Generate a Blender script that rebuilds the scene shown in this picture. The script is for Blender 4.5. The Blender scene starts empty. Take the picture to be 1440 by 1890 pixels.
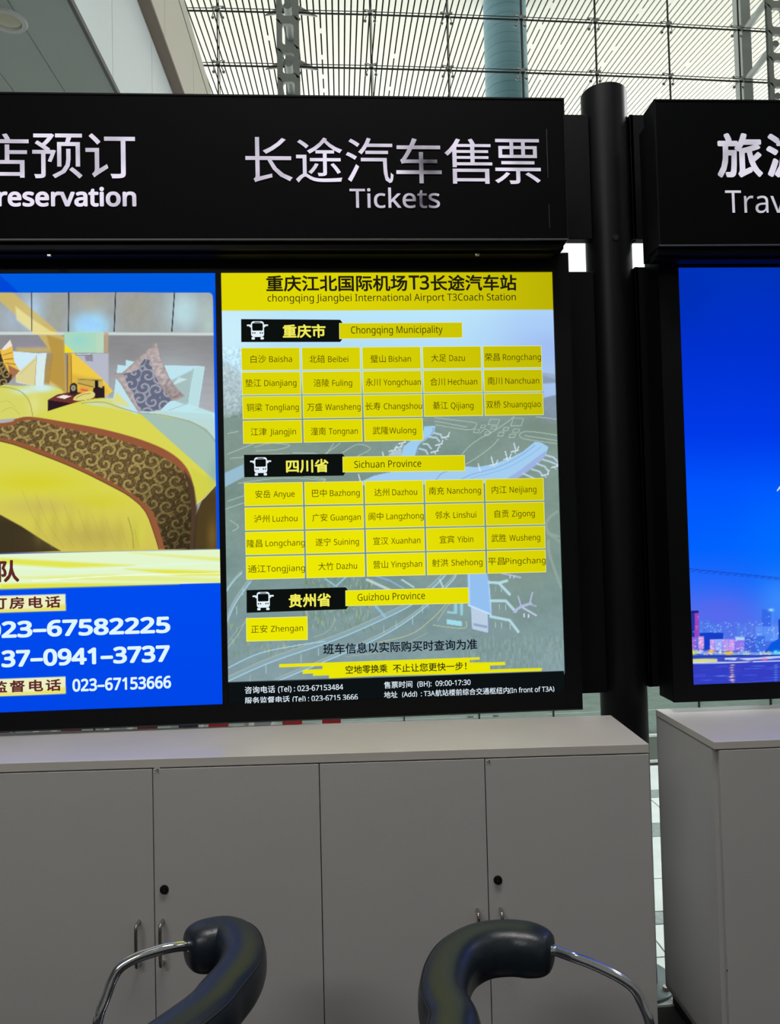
import bpy, bmesh, math, random
import numpy as np
from mathutils import Vector, Matrix
random.seed(7)
rng = np.random.default_rng(3)
C = bpy.context.scene.collection
scn = bpy.context.scene
PI = math.pi

# ------------------------------------------------------------------ camera
F = 1400.0                      # focal length in pixels of the 1440x1890 frame
PITCH, ROLL, YAW = 0.0315, -0.0243, 0.0622
EYE = 1.585
def cam_axes(p, r, y):
    fwd = Vector((math.sin(y)*math.cos(p), math.cos(y)*math.cos(p), math.sin(p)))
    right = Vector((math.cos(y), -math.sin(y), 0)); up = right.cross(fwd)
    return right*math.cos(r)+up*math.sin(r), -right*math.sin(r)+up*math.cos(r), fwd
RT, UP, FW = cam_axes(PITCH, ROLL, YAW)
cd = bpy.data.cameras.new('camera'); cam = bpy.data.objects.new('camera', cd); C.objects.link(cam)
cd.sensor_fit = 'HORIZONTAL'; cd.sensor_width = 36.0; cd.lens = 36.0*F/1440.0
cd.clip_start = 0.05; cd.clip_end = 500
cam.matrix_world = Matrix(((RT.x, UP.x, -FW.x, 0), (RT.y, UP.y, -FW.y, 0), (RT.z, UP.z, -FW.z, EYE), (0, 0, 0, 1)))
scn.camera = cam
# ------------------------------------------------------------------ world, lights, exposure
w = bpy.data.worlds.new('world'); scn.world = w; w.use_nodes = True
bg = w.node_tree.nodes['Background']; bg.inputs[0].default_value = (.95, .975, 1.0, 1); bg.inputs[1].default_value = 1.45
def area_light(name, loc, rot, sx, sy, power, col=(1, 1, 1)):
    l = bpy.data.lights.new(name, 'AREA'); l.shape = 'RECTANGLE'; l.size = sx; l.size_y = sy; l.energy = power; l.color = col
    o = bpy.data.objects.new(name, l); C.objects.link(o); o.location = loc; o.rotation_euler = rot; return o
area_light('fill_cabinets', (-2.4, -2.4, 4.6), (math.radians(28), 0, 0), 2.2, .5, 66, (1.0, .965, .93))  # added fill behind the camera for the cabinet fronts, no visible fixture
area_light('fill_worktop', (.2, 1.1, 5.6), (0, 0, 0), 2.4, .5, 120, (1.0, .975, .95))  # added overhead fill that lifts the worktop, no visible fixture
area_light('fill_fascia', (7.5, 5.8, 7.0), (0, math.radians(70), 0), 1.0, 3.0, 210, (.97, 1.0, 1.0))  # added fill from high right to brighten the fascia, unseen source
area_light('fill_doors', (4.4, .2, 5.2), (0, math.radians(28), 0), .8, 2.0, 8, (.96, .96, 1.0))  # added weak side fill for the doors, unseen source
sl_ = bpy.data.lights.new('fill_spot_floor', 'SPOT'); sl_.energy = 2600; sl_.spot_size = math.radians(30); sl_.spot_blend = .3; sl_.shadow_soft_size = .7; sl_.color = (.96, 1.0, .99)  # added spot, unseen; stands in for daylight on the walkway floor
so = bpy.data.objects.new('fill_spot_floor', sl_); C.objects.link(so); so.location = (1.5, 4.5, 8.0)
s2 = bpy.data.lights.new('fill_spot_trolleys', 'SPOT'); s2.energy = 420; s2.spot_size = math.radians(62); s2.spot_blend = .5; s2.shadow_soft_size = .08; s2.color = (1, .99, .96)  # added spot brightening the trolley row, separate from the modelled downlight
so2 = bpy.data.objects.new('fill_spot_trolleys', s2); C.objects.link(so2); so2.location = (-2.2, 4.3, 4.95)
su = bpy.data.lights.new('sun', 'SUN'); su.energy = 6.5; su.angle = math.radians(3); su.color = (1, .97, .92)
su_o = bpy.data.objects.new('sun', su); C.objects.link(su_o); su_o.rotation_euler = (math.radians(-40), 0, math.radians(8))
scn.view_settings.view_transform = 'Standard'; scn.view_settings.look = 'None'
scn.view_settings.exposure = 0.0; scn.view_settings.gamma = 1.0; scn.view_settings.use_curve_mapping = False
scn.cycles.max_bounces = 8; scn.cycles.transparent_max_bounces = 12; scn.cycles.sample_clamp_indirect = 6

# ------------------------------------------------------------------ picking points of the place from measured directions
def ray(u, v): return RT*((u-720)/F)+UP*((945-v)/F)+FW
E0 = Vector((0, 0, EYE))
def at_depth(u, v, d): return E0+ray(u, v)*d
def at_y(u, v, y):
    r = ray(u, v); return E0+r*(y/r.y)
def at_z(u, v, z):
    r = ray(u, v); return E0+r*((z-EYE)/r.z)
class Frame:
    """A vertical face: origin on the floor, X along the face, local Y into it."""
    def __init__(s, y0, yaw=0.0): s.y0, s.yaw = y0, yaw; s.n = Vector((-math.sin(yaw), math.cos(yaw), 0)); s.x = Vector((math.cos(yaw), math.sin(yaw), 0)); s.o = Vector((0, y0, 0))
    def loc(s, u, v, dep=0.0):            # local x, z of the point seen at u, v on the face (pushed in by dep)
        r = ray(u, v); t = (s.o+s.n*dep-E0).dot(s.n)/r.dot(s.n); p = E0+r*t
        return (p-s.o).dot(s.x), p.z
    def root(s, name, **k):
        o = thing(name, **k); o.location = s.o; o.rotation_euler = (0, 0, s.yaw); return o
    def px(s, X, Z):                      # numpy arrays -> measured picture coordinates
        P = np.stack([s.o.x+X*s.x.x, s.o.y+X*s.x.y, Z-EYE+0*X], -1)
        d = P@np.array(FW); return 720+F*(P@np.array(RT))/d, 945-F*(P@np.array(UP))/d

# ------------------------------------------------------------------ helpers
def lin(c):
    return tuple(((x/255)/12.92 if x/255 <= .04045 else ((x/255+.055)/1.055)**2.4) for x in c)
def tag(o, label=None, cat=None, group=None, kind=None):
    if label: o['label'] = label
    if cat: o['category'] = cat
    if group: o['group'] = group
    if kind: o['kind'] = kind
    return o
def thing(name, label=None, cat=None, loc=(0, 0, 0), rz=0, group=None, kind=None):
    o = bpy.data.objects.new(name, None); C.objects.link(o); o.location = loc; o.rotation_euler = (0, 0, rz)
    o.empty_display_size = .1
    return tag(o, label, cat, group, kind)
class MB:
    def __init__(s): s.v, s.f, s.c = [], [], []
    def add(s, vs, fs):
        n = len(s.v); s.v += [tuple(q) for q in vs]; s.f += [tuple(i+n for i in f) for f in fs]; return s
    def box(s, x0, x1, y0, y1, z0, z1, M=None):
        vs = [Vector(q) for q in ((x0, y0, z0), (x1, y0, z0), (x1, y1, z0), (x0, y1, z0), (x0, y0, z1), (x1, y0, z1), (x1, y1, z1), (x0, y1, z1))]
        if M: vs = [M@q for q in vs]
        return s.add(vs, ((0, 3, 2, 1), (4, 5, 6, 7), (0, 1, 5, 4), (1, 2, 6, 5), (2, 3, 7, 6), (3, 0, 4, 7)))
    def prism(s, pts, y0, y1):            # outline in x,z pushed along y
        n = len(pts); vs = [(x, y0, z) for x, z in pts]+[(x, y1, z) for x, z in pts]
        fs = [tuple(range(n)), tuple(range(2*n-1, n-1, -1))]+[(i, i+n, (i+1) % n+n, (i+1) % n) for i in range(n)]
        return s.add(vs, fs)
    def cyl(s, p0, p1, r0, r1=None, n=20, caps=True):
        p0, p1 = Vector(p0), Vector(p1); r1 = r0 if r1 is None else r1
        d = (p1-p0).normalized(); a = d.orthogonal().normalized(); b = d.cross(a)
        vs = []
        for p, r in ((p0, r0), (p1, r1)):
            for i in range(n): t = 2*PI*i/n; vs.append(p+a*(r*math.cos(t))+b*(r*math.sin(t)))
        fs = [(i, (i+1) % n, (i+1) % n+n, i+n) for i in range(n)]
        if caps: fs += [tuple(range(n-1, -1, -1)), tuple(range(n, 2*n))]
        return s.add(vs, fs)
    def lathe(s, prof, c=(0, 0, 0), n=28):
        vs = []; m = len(prof)
        for r, z in prof:
            for i in range(n): t = 2*PI*i/n; vs.append((c[0]+r*math.cos(t), c[1]+r*math.sin(t), c[2]+z))
        fs = [(j*n+i, j*n+(i+1) % n, (j+1)*n+(i+1) % n, (j+1)*n+i) for j in range(m-1) for i in range(n)]
        fs += [tuple(range(n-1, -1, -1)), tuple(range((m-1)*n, m*n))]
        return s.add(vs, fs)
    def sweep(s, path, sec, n=16, up=Vector((0, 0, 1)), caps=True):   # sec(k, ang) -> (side, up) offsets
        P = [Vector(p) for p in path]; m = len(P); vs = []; side0 = None
        for k in range(m):
            t = (P[min(k+1, m-1)]-P[max(k-1, 0)]).normalized()
            sd = t.cross(up) if up is not None else None
            if up is None:
                sd = t.orthogonal() if side0 is None else side0-t*side0.dot(t)
            sd.normalize(); side0 = sd; uu = sd.cross(t).normalized()
            for i in range(n):
                a, b = sec(k/(m-1), 2*PI*i/n); vs.append(P[k]+sd*a+uu*b)
        fs = [(j*n+i, j*n+(i+1) % n, (j+1)*n+(i+1) % n, (j+1)*n+i) for j in range(m-1) for i in range(n)]
        if caps: fs += [tuple(range(n-1, -1, -1)), tuple(range((m-1)*n, m*n))]
        return s.add(vs, fs)
    def tube(s, path, r, n=12): return s.sweep(path, lambda k, a: (r*math.cos(a), r*math.sin(a)), n, up=None)
    def build(s, name, m, parent=None, smooth=False, bevel=0, label=None, kind=None, recalc=True):
        me = bpy.data.meshes.new(name); me.from_pydata(s.v, [], s.f)
        if recalc:
            b = bmesh.new(); b.from_mesh(me); bmesh.ops.recalc_face_normals(b, faces=b.faces); b.to_mesh(me); b.free()
        me.materials.append(m); o = bpy.data.objects.new(name, me); C.objects.link(o); o.parent = parent
        if smooth: smooth_by_angle(me)
        if bevel:
            bv = o.modifiers.new('bevel', 'BEVEL'); bv.width = bevel; bv.segments = 2; bv.limit_method = 'ANGLE'
        return tag(o, label, kind=kind)
def smooth_by_angle(me, ang=.7):
    me.polygons.foreach_set('use_smooth', [True]*len(me.polygons))
    b = bmesh.new(); b.from_mesh(me)
    for e in b.edges:
        if len(e.link_faces) == 2 and e.calc_face_angle(0) > ang: e.smooth = False
    b.to_mesh(me); b.free()
def spline(pts, n=6, closed=False):
    P = [Vector(p) for p in pts]; out = []; m = len(P)
    for i in range(m if closed else m-1):
        if closed: a, b, c, d = P[i-1], P[i], P[(i+1) % m], P[(i+2) % m]
        else: a, b, c, d = P[max(i-1, 0)], P[i], P[i+1], P[min(i+2, m-1)]
        for k in range(n):
            t = k/n; out.append(.5*((2*b)+(c-a)*t+(2*a-5*b+4*c-d)*t*t+(3*b-a-3*c+d)*t**3))
    if not closed: out.append(P[-1])
    return out
def share(o, parent, loc, rz=0):      # another object on the same mesh
    c = o.copy(); C.objects.link(c); c.parent = parent; c.location = loc; c.rotation_euler = (0, 0, rz); return c
def copy_tree(o, parent=None):
    c = o.copy(); C.objects.link(c); c.parent = parent
    for ch in list(o.children): copy_tree(ch, c)
    return c

# ------------------------------------------------------------------ materials
MATS = {}
def mat(name, col, rough=.5, metal=0, spec=.5, noise=None, bump=0, bscale=60, coat=0, stretch=(1, 1, 1)):
    if name in MATS: return MATS[name]
    m = bpy.data.materials.new(name); m.use_nodes = True; nt = m.node_tree; N = nt.nodes; L = nt.links
    p = N['Principled BSDF']; c = lin(col); p.inputs['Base Color'].default_value = (*c, 1)
    p.inputs['Roughness'].default_value = rough; p.inputs['Metallic'].default_value = metal
    p.inputs['Specular IOR Level'].default_value = spec; p.inputs['Coat Weight'].default_value = coat
    if noise or bump:
        tc = N.new('ShaderNodeTexCoord'); mp = N.new('ShaderNodeMapping'); mp.inputs['Scale'].default_value = stretch
        L.new(tc.outputs['Object'], mp.inputs['Vector'])
    if noise:
        sc, amt, col2 = noise
        n = N.new('ShaderNodeTexNoise'); n.inputs['Scale'].default_value = sc; n.inputs['Detail'].default_value = 6
        L.new(mp.outputs[0], n.inputs['Vector'])
        r = N.new('ShaderNodeValToRGB'); r.color_ramp.elements[0].position = .5-amt; r.color_ramp.elements[1].position = .5+amt
        r.color_ramp.elements[0].color = (*c, 1); r.color_ramp.elements[1].color = (*lin(col2), 1)
        L.new(n.outputs['Fac'], r.inputs['Fac']); L.new(r.outputs['Color'], p.inputs['Base Color'])
    if bump:
        n2 = N.new('ShaderNodeTexNoise'); n2.inputs['Scale'].default_value = bscale; n2.inputs['Detail'].default_value = 3
        L.new(mp.outputs[0], n2.inputs['Vector'])
        b = N.new('ShaderNodeBump'); b.inputs['Strength'].default_value = bump; b.inputs['Distance'].default_value = .002
        L.new(n2.outputs['Fac'], b.inputs['Height']); L.new(b.outputs['Normal'], p.inputs['Normal'])
    MATS[name] = m; return m
def emit(name, col=None, strength=1.0, attr=None, dim=None, wave=False):
    if name in MATS: return MATS[name]
    m = bpy.data.materials.new(name); m.use_nodes = True; nt = m.node_tree; N = nt.nodes; L = nt.links
    N.clear(); out = N.new('ShaderNodeOutputMaterial'); e = N.new('ShaderNodeEmission'); L.new(e.outputs[0], out.inputs[0])
    e.inputs[1].default_value = strength
    if attr:
        a = N.new('ShaderNodeAttribute'); a.attribute_name = attr; L.new(a.outputs['Color'], e.inputs[0])
    else: e.inputs[0].default_value = (*lin(col), 1)
    if dim or wave:        # uneven tubes behind the letters: brighter and weaker places
        g = N.new('ShaderNodeNewGeometry'); n = N.new('ShaderNodeTexNoise'); n.inputs['Scale'].default_value = 9; n.inputs['Detail'].default_value = 1
        L.new(g.outputs['Position'], n.inputs['Vector'])
        mr = N.new('ShaderNodeMapRange'); mr.inputs[1].default_value = .38; mr.inputs[2].default_value = .62; mr.inputs[3].default_value = strength*.66; mr.inputs[4].default_value = strength*1.02
        L.new(n.outputs['Fac'], mr.inputs[0]); last = mr.outputs[0]
        for (p, r, lo) in (dim or []):
            vm = N.new('ShaderNodeVectorMath'); vm.operation = 'DISTANCE'; vm.inputs[1].default_value = p; L.new(g.outputs['Position'], vm.inputs[0])
            m2 = N.new('ShaderNodeMapRange'); m2.interpolation_type = 'SMOOTHSTEP'; m2.inputs[1].default_value = 0; m2.inputs[2].default_value = r; m2.inputs[3].default_value = lo; m2.inputs[4].default_value = 1
            L.new(vm.outputs['Value'], m2.inputs[0]); mu = N.new('ShaderNodeMath'); mu.operation = 'MULTIPLY'; L.new(last, mu.inputs[0]); L.new(m2.outputs[0], mu.inputs[1]); last = mu.outputs[0]
        L.new(last, e.inputs[1])
    MATS[name] = m; return m
def glass(name, tint, haze=0.0, hazecol=(120, 140, 132), refl=.12):
    if name in MATS: return MATS[name]
    m = bpy.data.materials.new(name); m.use_nodes = True; nt = m.node_tree; N = nt.nodes; L = nt.links; N.clear()
    out = N.new('ShaderNodeOutputMaterial'); t = N.new('ShaderNodeBsdfTransparent'); t.inputs[0].default_value = (*lin(tint), 1)
    g = N.new('ShaderNodeBsdfGlossy'); g.inputs['Roughness'].default_value = .02
    lw = N.new('ShaderNodeLayerWeight'); lw.inputs[0].default_value = refl
    mx = N.new('ShaderNodeMixShader'); L.new(lw.outputs['Fresnel'], mx.inputs[0]); last = t.outputs[0]
    if haze:
        d = N.new('ShaderNodeBsdfDiffuse'); d.inputs[0].default_value = (*lin(hazecol), 1)
        tc = N.new('ShaderNodeTexCoord'); mp = N.new('ShaderNodeMapping'); mp.inputs['Scale'].default_value = (2, 2, 9); L.new(tc.outputs['Object'], mp.inputs[0])
        n = N.new('ShaderNodeTexNoise'); n.inputs['Scale'].default_value = 6; n.inputs['Detail'].default_value = 4; L.new(mp.outputs[0], n.inputs[0])
        mr = N.new('ShaderNodeMapRange'); mr.inputs[1].default_value = .3; mr.inputs[2].default_value = .7; mr.inputs[3].default_value = haze-.06; mr.inputs[4].default_value = min(1, haze+.06); L.new(n.outputs['Fac'], mr.inputs[0])
        m0 = N.new('ShaderNodeMixShader'); L.new(mr.outputs[0], m0.inputs[0]); L.new(t.outputs[0], m0.inputs[1]); L.new(d.outputs[0], m0.inputs[2]); last = m0.outputs[0]
    L.new(last, mx.inputs[1]); L.new(g.outputs[0], mx.inputs[2]); L.new(mx.outputs[0], out.inputs[0])
    MATS[name] = m; return m

M_black = mat('black_coated_metal', (6, 7, 9), .5, spec=.16, bump=.15, bscale=220)
M_blackgloss = mat('black_gloss_side', (9, 10, 12), .28, spec=.3)
M_face = mat('black_sign_face', (3, 3.5, 4.5), .6, spec=.05, noise=(5, .3, (4.5, 5.5, 7)))
M_pole = mat('black_pole_paint', (10, 10, 13), .42, spec=.2)
M_trim = mat('dull_metal_edge', (84, 82, 80), .5, metal=.3)
M_cab = mat('pale_laminate', (188, 185, 184), .5, spec=.35, bump=.12, bscale=90, noise=(3, .45, (183, 180, 180)))
M_top = mat('pale_laminate_top', (208, 202, 196), .24, spec=.5, bump=.08, bscale=120, noise=(4, .45, (194, 189, 184)))
M_dark = mat('cabinet_inside', (35, 33, 32), .8)
M_steel = mat('brushed_steel', (185, 178, 170), .28, metal=1)
M_chrome = mat('chrome', (228, 228, 232), .10, metal=1)
M_lock = mat('black_plastic', (16, 16, 17), .35)
M_leather = mat('worn_navy_leather', (25, 32, 43), .34, spec=.5, bump=.2, bscale=260, noise=(14, .22, (31, 38, 43)))
M_slat = mat('cream_slat', (247, 246, 238), .6, spec=.2)
M_backing = mat('ceiling_backing', (44, 43, 38), .9, spec=.1)
M_rod = mat('dark_rod', (40, 42, 42), .4, metal=.5)
M_fit = mat('cast_steel', (150, 152, 150), .35, metal=.8)
M_mast = mat('white_painted_steel', (162, 168, 166), .45)
M_column = mat('teal_column_cladding', (112, 160, 178), .3, noise=(1.2, .35, (136, 178, 192)), stretch=(.15, .15, 9))
M_soffit = mat('grey_soffit_panel', (196, 206, 202), .6)
M_fascia = mat('pale_fascia_panel', (232, 243, 246), .35, spec=.5, noise=(.8, .4, (238, 246, 247)))
M_fascia2 = mat('cream_fascia_panel', (216, 210, 194), .5)
M_brown = mat('shade_brown_panel', (142, 126, 112), .6)  # brown shadow of the recess put into the panel colour
M_tile = mat('light_floor_tile', (214, 222, 218), .16, noise=(9, .4, (196, 206, 202)))
M_tile2 = mat('grey_floor_tile', (120, 132, 130), .22, noise=(40, .3, (150, 162, 160)))
M_floor = mat('floor_screed', (150, 152, 150), .5)
M_wall = mat('hall_wall', (176, 176, 172), .8)
M_glass = glass('clear_facade_glass', (246, 250, 248), refl=.06)
M_rail = glass('green_railing_glass', (196, 220, 210), .62, (186, 202, 194), .15)
M_red = mat('red_panel', (176, 32, 38), .4); M_darkred = mat('dark_red_panel', (112, 26, 32), .45); M_navy = mat('navy_panel', (24, 32, 62), .45)
M_whitebar = mat('white_bar', (226, 230, 230), .3); M_grey = mat('grey_plate', (150, 156, 156), .5)
M_mat = mat('black_floor_mat', (14, 14, 15), .9)
M_disc = mat('pole_base_grey', (104, 118, 120), .35, metal=.2)
M_paper = mat('sticker_paper', (205, 203, 198), .7); M_ink = mat('sticker_ink', (70, 70, 70), .7)

# ------------------------------------------------------------------ lettering
_tc = {}
def _font(n):
    try: return bpy.data.fonts.load(bpy.utils.resource_path('LOCAL')+'/datafiles/fonts/'+n)
    except Exception: return None
FONT_L = _font('NotoSansHebrew-Regular.woff2')
def _runs(s):
    out = []
    for c in s:
        k = ord(c) > 0x2e80 and c not in '（）！：' or c in '（）！：'
        if out and out[-1][0] == k: out[-1][1] += c
        else: out.append([k, c])
    return out
BASE = [0.0]
def _raw(cj):
    v, _ = glyphs('国' if cj else 'H', raw=True); return v[:, 1].max()-v[:, 1].min()
LATIN = [.80]                         # cap height of the Latin face against the Chinese one
def glyphs(s, bold=0.0, sp=1.0, ext=0.0, raw=False):
    k = (s, bold, sp, ext, LATIN[0])
    if raw: k = ('raw',)+k
    if k in _tc: return _tc[k]
    R = _runs(s)
    if len(R) > 1:                     # Chinese and Latin runs set one after the other
        vs, fs, cur, n = [], [], 0.0, 0
        for cj, t in R:
            core = t.strip(' '); lead = len(t)-len(t.lstrip(' ')); tail = len(t)-len(t.rstrip(' '))
            cur += lead*.3
            if core:
                V_, F_ = glyphs(core, bold, sp, ext); sx = 1 if cj else .93
                a = V_[:, 0].min(); W = V_.copy(); W[:, 0] = cur+(W[:, 0]-a)*sx
                if cj: W[:, 1] += BASE[0]
                vs.append(W); fs += [tuple(i+n for i in q) for q in F_]; n += len(W)
                cur = W[:, 0].max()+.08
            cur += tail*.3
        _tc[k] = (np.concatenate(vs), fs); return _tc[k]
    cu = bpy.data.curves.new('t', 'FONT'); cu.body = s; cu.size = 1; cu.font = cu.font if _runs(s)[0][0] else (FONT_L or cu.font); cu.space_character = sp
    cu.resolution_u = 3; cu.extrude = ext; cu.fill_mode = 'BOTH' if ext else 'FRONT'
    o = bpy.data.objects.new('t', cu); me = o.to_mesh()
    v = np.zeros(len(me.vertices)*3); me.vertices.foreach_get('co', v); v = v.reshape(-1, 3)
    v = v*(.86/_raw(R[0][0]) if R[0][0] else .86*LATIN[0]/_raw(0)) if not raw else v
    f = [tuple(p.vertices) for p in me.polygons]
    o.to_mesh_clear(); bpy.data.objects.remove(o); bpy.data.curves.remove(cu)
    if bold > .0005:                   # heavier strokes: the outline stamped round a small circle
        n = 8 if bold > .012 else 4; V0, F0 = v, f; v, f = [], []
        for k in range(n):
            a = 2*PI*(k+.5)/n; f += [tuple(i+len(V0)*k for i in q) for q in F0]
            v.append(V0+np.array([bold*math.cos(a), bold*math.sin(a), 0]))
        v = np.concatenate(v)
    _tc[k] = (v, f); return _tc[k]
def _ref(ch, bold): v, f = glyphs(ch, bold); return v[:, 1].min(), v[:, 1].max()
_refh = lambda b: _ref('国', b)
def text(fr, root, s, uL, uR, v, h, m, y=-.0015, bold=0.0, ref='国', sp=1.0, name='lettering', ext=0.0, shear=0, vR=None, fitbox=None, smooth=False):
    """Write s between picture columns uL..uR, centred on row v; h = height in pixels of the reference glyph."""
    V, Fc = glyphs(s, bold, sp, ext/ .08 if ext else 0)
    x0, z0 = fr.loc(uL, v); x1, _ = fr.loc(uR, v if vR is None else vR)
    um = (uL+uR)/2; vm = v if vR is None else (v+vR)/2
    _, za = fr.loc(um, vm-h/2); _, zb = fr.loc(um, vm+h/2); zc = (za+zb)/2; hh = za-zb
    if fitbox: lo, hi = V[:, 1].min(), V[:, 1].max()
    else: lo, hi = _ref(ref, bold)
    sy = hh/(hi-lo); a, b = V[:, 0].min(), V[:, 0].max(); sx = (x1-x0)/(b-a)
    X = x0+(V[:, 0]-a)*sx; Z = zc+(V[:, 1]-(lo+hi)/2)*sy
    if shear: X = X+(Z-zc)*shear
    Y = y-V[:, 2]*(ext/(ext/.08))*1.0 if ext else np.full(len(X), y)
    me = bpy.data.meshes.new(name); me.from_pydata(list(zip(X.tolist(), Y.tolist(), Z.tolist())), [], Fc); me.materials.append(m)
    o = bpy.data.objects.new(name, me); C.objects.link(o); o.parent = root
    return o
def px_poly(fr, root, pts, m, y=-.0008, name='print', cols=None):
    vs = []
    for u, v in pts: x, z = fr.loc(u, v); vs.append((x, y, z))
    return vs

# ------------------------------------------------------------------ painting a printed picture onto a fine grid (colour per vertex)
class Paint:
    def __init__(s, fr, x0, x1, z0, z1, step):
        nx = int((x1-x0)/step)+2; nz = int((z1-z0)/step)+2
        X, Z = np.meshgrid(np.linspace(x0, x1, nx), np.linspace(z0, z1, nz)); s.nx, s.nz, s.X, s.Z = nx, nz, X, Z
        s.U, s.V = fr.px(X, Z); s.c = np.zeros((nz, nx, 3)); s.fr = fr
    def fill(s, c): s.c[:] = c
    def grad(s, stops):                  # vertical colour stops in picture rows
        vs = [a for a, _ in stops]
        for k in range(3): s.c[..., k] = np.interp(s.V, vs, [c[k] for _, c in stops])
    def sel(s, pad, pts):
        p = np.array(pts, float); u0, u1, v0, v1 = p[:, 0].min()-pad, p[:, 0].max()+pad, p[:, 1].min()-pad, p[:, 1].max()+pad
        q = np.nonzero((s.U >= u0) & (s.U <= u1) & (s.V >= v0) & (s.V <= v1)); return q
    def blend(s, q, a, col):
        a = np.clip(a, 0, 1)[:, None]; col = np.asarray(col, float)
        s.c[q] = s.c[q]*(1-a)+col*a
    def poly(s, pts, col, al=1.0, soft=.8, smooth=0, tex=None):
        if smooth: pts = [(p.x, p.y) for p in spline([(a, b, 0) for a, b in pts], smooth, True)]
        q = s.sel(soft*2+1, pts)
        if not len(q[0]): return
        u, v = s.U[q], s.V[q]; P = np.array(pts, float); n = len(P); ins = np.zeros(len(u), bool); d2 = np.full(len(u), 1e9)
        for i in range(n):
            x0, y0 = P[i]; x1, y1 = P[(i+1) % n]
            if y0 != y1: ins ^= ((y0 > v) != (y1 > v)) & (u < (x1-x0)*(v-y0)/(y1-y0)+x0)
            dx, dy = x1-x0, y1-y0; t = np.clip(((u-x0)*dx+(v-y0)*dy)/(dx*dx+dy*dy+1e-9), 0, 1)
            d2 = np.minimum(d2, (u-x0-t*dx)**2+(v-y0-t*dy)**2)
        d = np.sqrt(d2)*np.where(ins, 1, -1); a = np.clip(d/soft+.5, 0, 1)*al
        s.blend(q, a, tex(u, v, d) if tex else col)
    def line(s, pts, wd, col, al=1.0, smooth=0, soft=.7):
        if smooth: pts = [(p.x, p.y) for p in spline([(a, b, 0) for a, b in pts], smooth)]
        q = s.sel(wd+2, pts)
        if not len(q[0]): return
        u, v = s.U[q], s.V[q]; d2 = np.full(len(u), 1e9)
        for (x0, y0), (x1, y1) in zip(pts[:-1], pts[1:]):
            dx, dy = x1-x0, y1-y0; t = np.clip(((u-x0)*dx+(v-y0)*dy)/(dx*dx+dy*dy+1e-9), 0, 1)
            d2 = np.minimum(d2, (u-x0-t*dx)**2+(v-y0-t*dy)**2)
        a = np.clip((wd/2-np.sqrt(d2))/soft+.5, 0, 1)*al; s.blend(q, a, col)
    def blob(s, cx, cy, rx, ry, col, al=1.0, p=2.0):
        q = s.sel(0, [(cx-rx*1.6, cy-ry*1.6), (cx+rx*1.6, cy+ry*1.6)]); u, v = s.U[q], s.V[q]
        d = ((u-cx)/rx)**2+((v-cy)/ry)**2; s.blend(q, al*np.exp(-d**(p/2)*1.6), col)
    def noise(s, pts, sx, sy, amp, col=None, thr=None, al=1.0, seed=1):
        q = s.sel(0, pts); u, v = s.U[q], s.V[q]; n = vnoise(u/sx, v/sy, seed)*.6+vnoise(u/sx*2.1, v/sy*2.1, seed+5)*.4
        if col is None: s.c[q] += (n-.5)[:, None]*amp
        else: s.blend(q, al*np.clip((n-thr)/.08, 0, 1), col)
    def build(s, name, m, root, y):
        s.c = np.clip(s.c, 0, 255); c = s.c/255; L = np.where(c <= .04045, c/12.92, ((c+.055)/1.055)**2.4).reshape(-1, 3)
        n = s.nx*s.nz; co = np.stack([s.X.ravel(), np.full(n, y), s.Z.ravel()], -1)
        i = (np.arange(s.nz-1)[:, None]*s.nx+np.arange(s.nx-1)[None]).ravel()
        qd = np.stack([i, i+1, i+s.nx+1, i+s.nx], -1).astype(np.int32); nf = len(qd)
        me = bpy.data.meshes.new(name); me.vertices.add(n); me.vertices.foreach_set('co', co.ravel())
        me.loops.add(nf*4); me.loops.foreach_set('vertex_index', qd.ravel()); me.polygons.add(nf)
        me.polygons.foreach_set('loop_start', np.arange(0, nf*4, 4, dtype=np.int32)); me.update(calc_edges=True)
        at = me.color_attributes.new('Col', 'FLOAT_COLOR', 'POINT')
        at.data.foreach_set('color', np.concatenate([L, np.ones((n, 1))], 1).ravel().astype(np.float32))
        me.materials.append(m); o = bpy.data.objects.new(name, me); C.objects.link(o); o.parent = root; return o
def vnoise(x, y, seed=0):
    r = np.random.default_rng(seed).random((64, 64)); xi = np.floor(x).astype(int); yi = np.floor(y).astype(int); fx = x-xi; fy = y-yi
    fx = fx*fx*(3-2*fx); fy = fy*fy*(3-2*fy); g = lambda a, b: r[a % 64, b % 64]
    return (g(xi, yi)*(1-fx)+g(xi+1, yi)*fx)*(1-fy)+(g(xi, yi+1)*(1-fx)+g(xi+1, yi+1)*fx)*fy
def swirl(u, v, a, b, cell=27, dark=(70, 55, 35)):
    """damask: spirals in a skewed lattice"""
    x = (u*.94+v*.34)/cell; y = (-u*.25+v*1.05)/cell; ix, iy = np.floor(x), np.floor(y)
    fx, fy = x-ix-.5, y-iy-.5; par = ((ix+iy) % 2)*2-1; r = np.hypot(fx, fy); th = np.arctan2(fy, fx)*par
    s = np.sin(th+r*13+ix*1.7); t = np.sin(th*4+iy)*.5+np.cos(r*24); k = np.clip(s*1.8, -1, 1)*.5+.5
    k2 = np.clip(t, 0, 1)*(r < .2); c = np.array(a)*(1-k)[:, None]+np.array(b)*k[:, None]
    edge = np.exp(-(s/.35)**2)[:, None]*.75; c = c*(1-edge)+np.array(dark)*edge
    return c*(1-.4*k2[:, None])+np.array(b)*(.4*k2[:, None])

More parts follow.
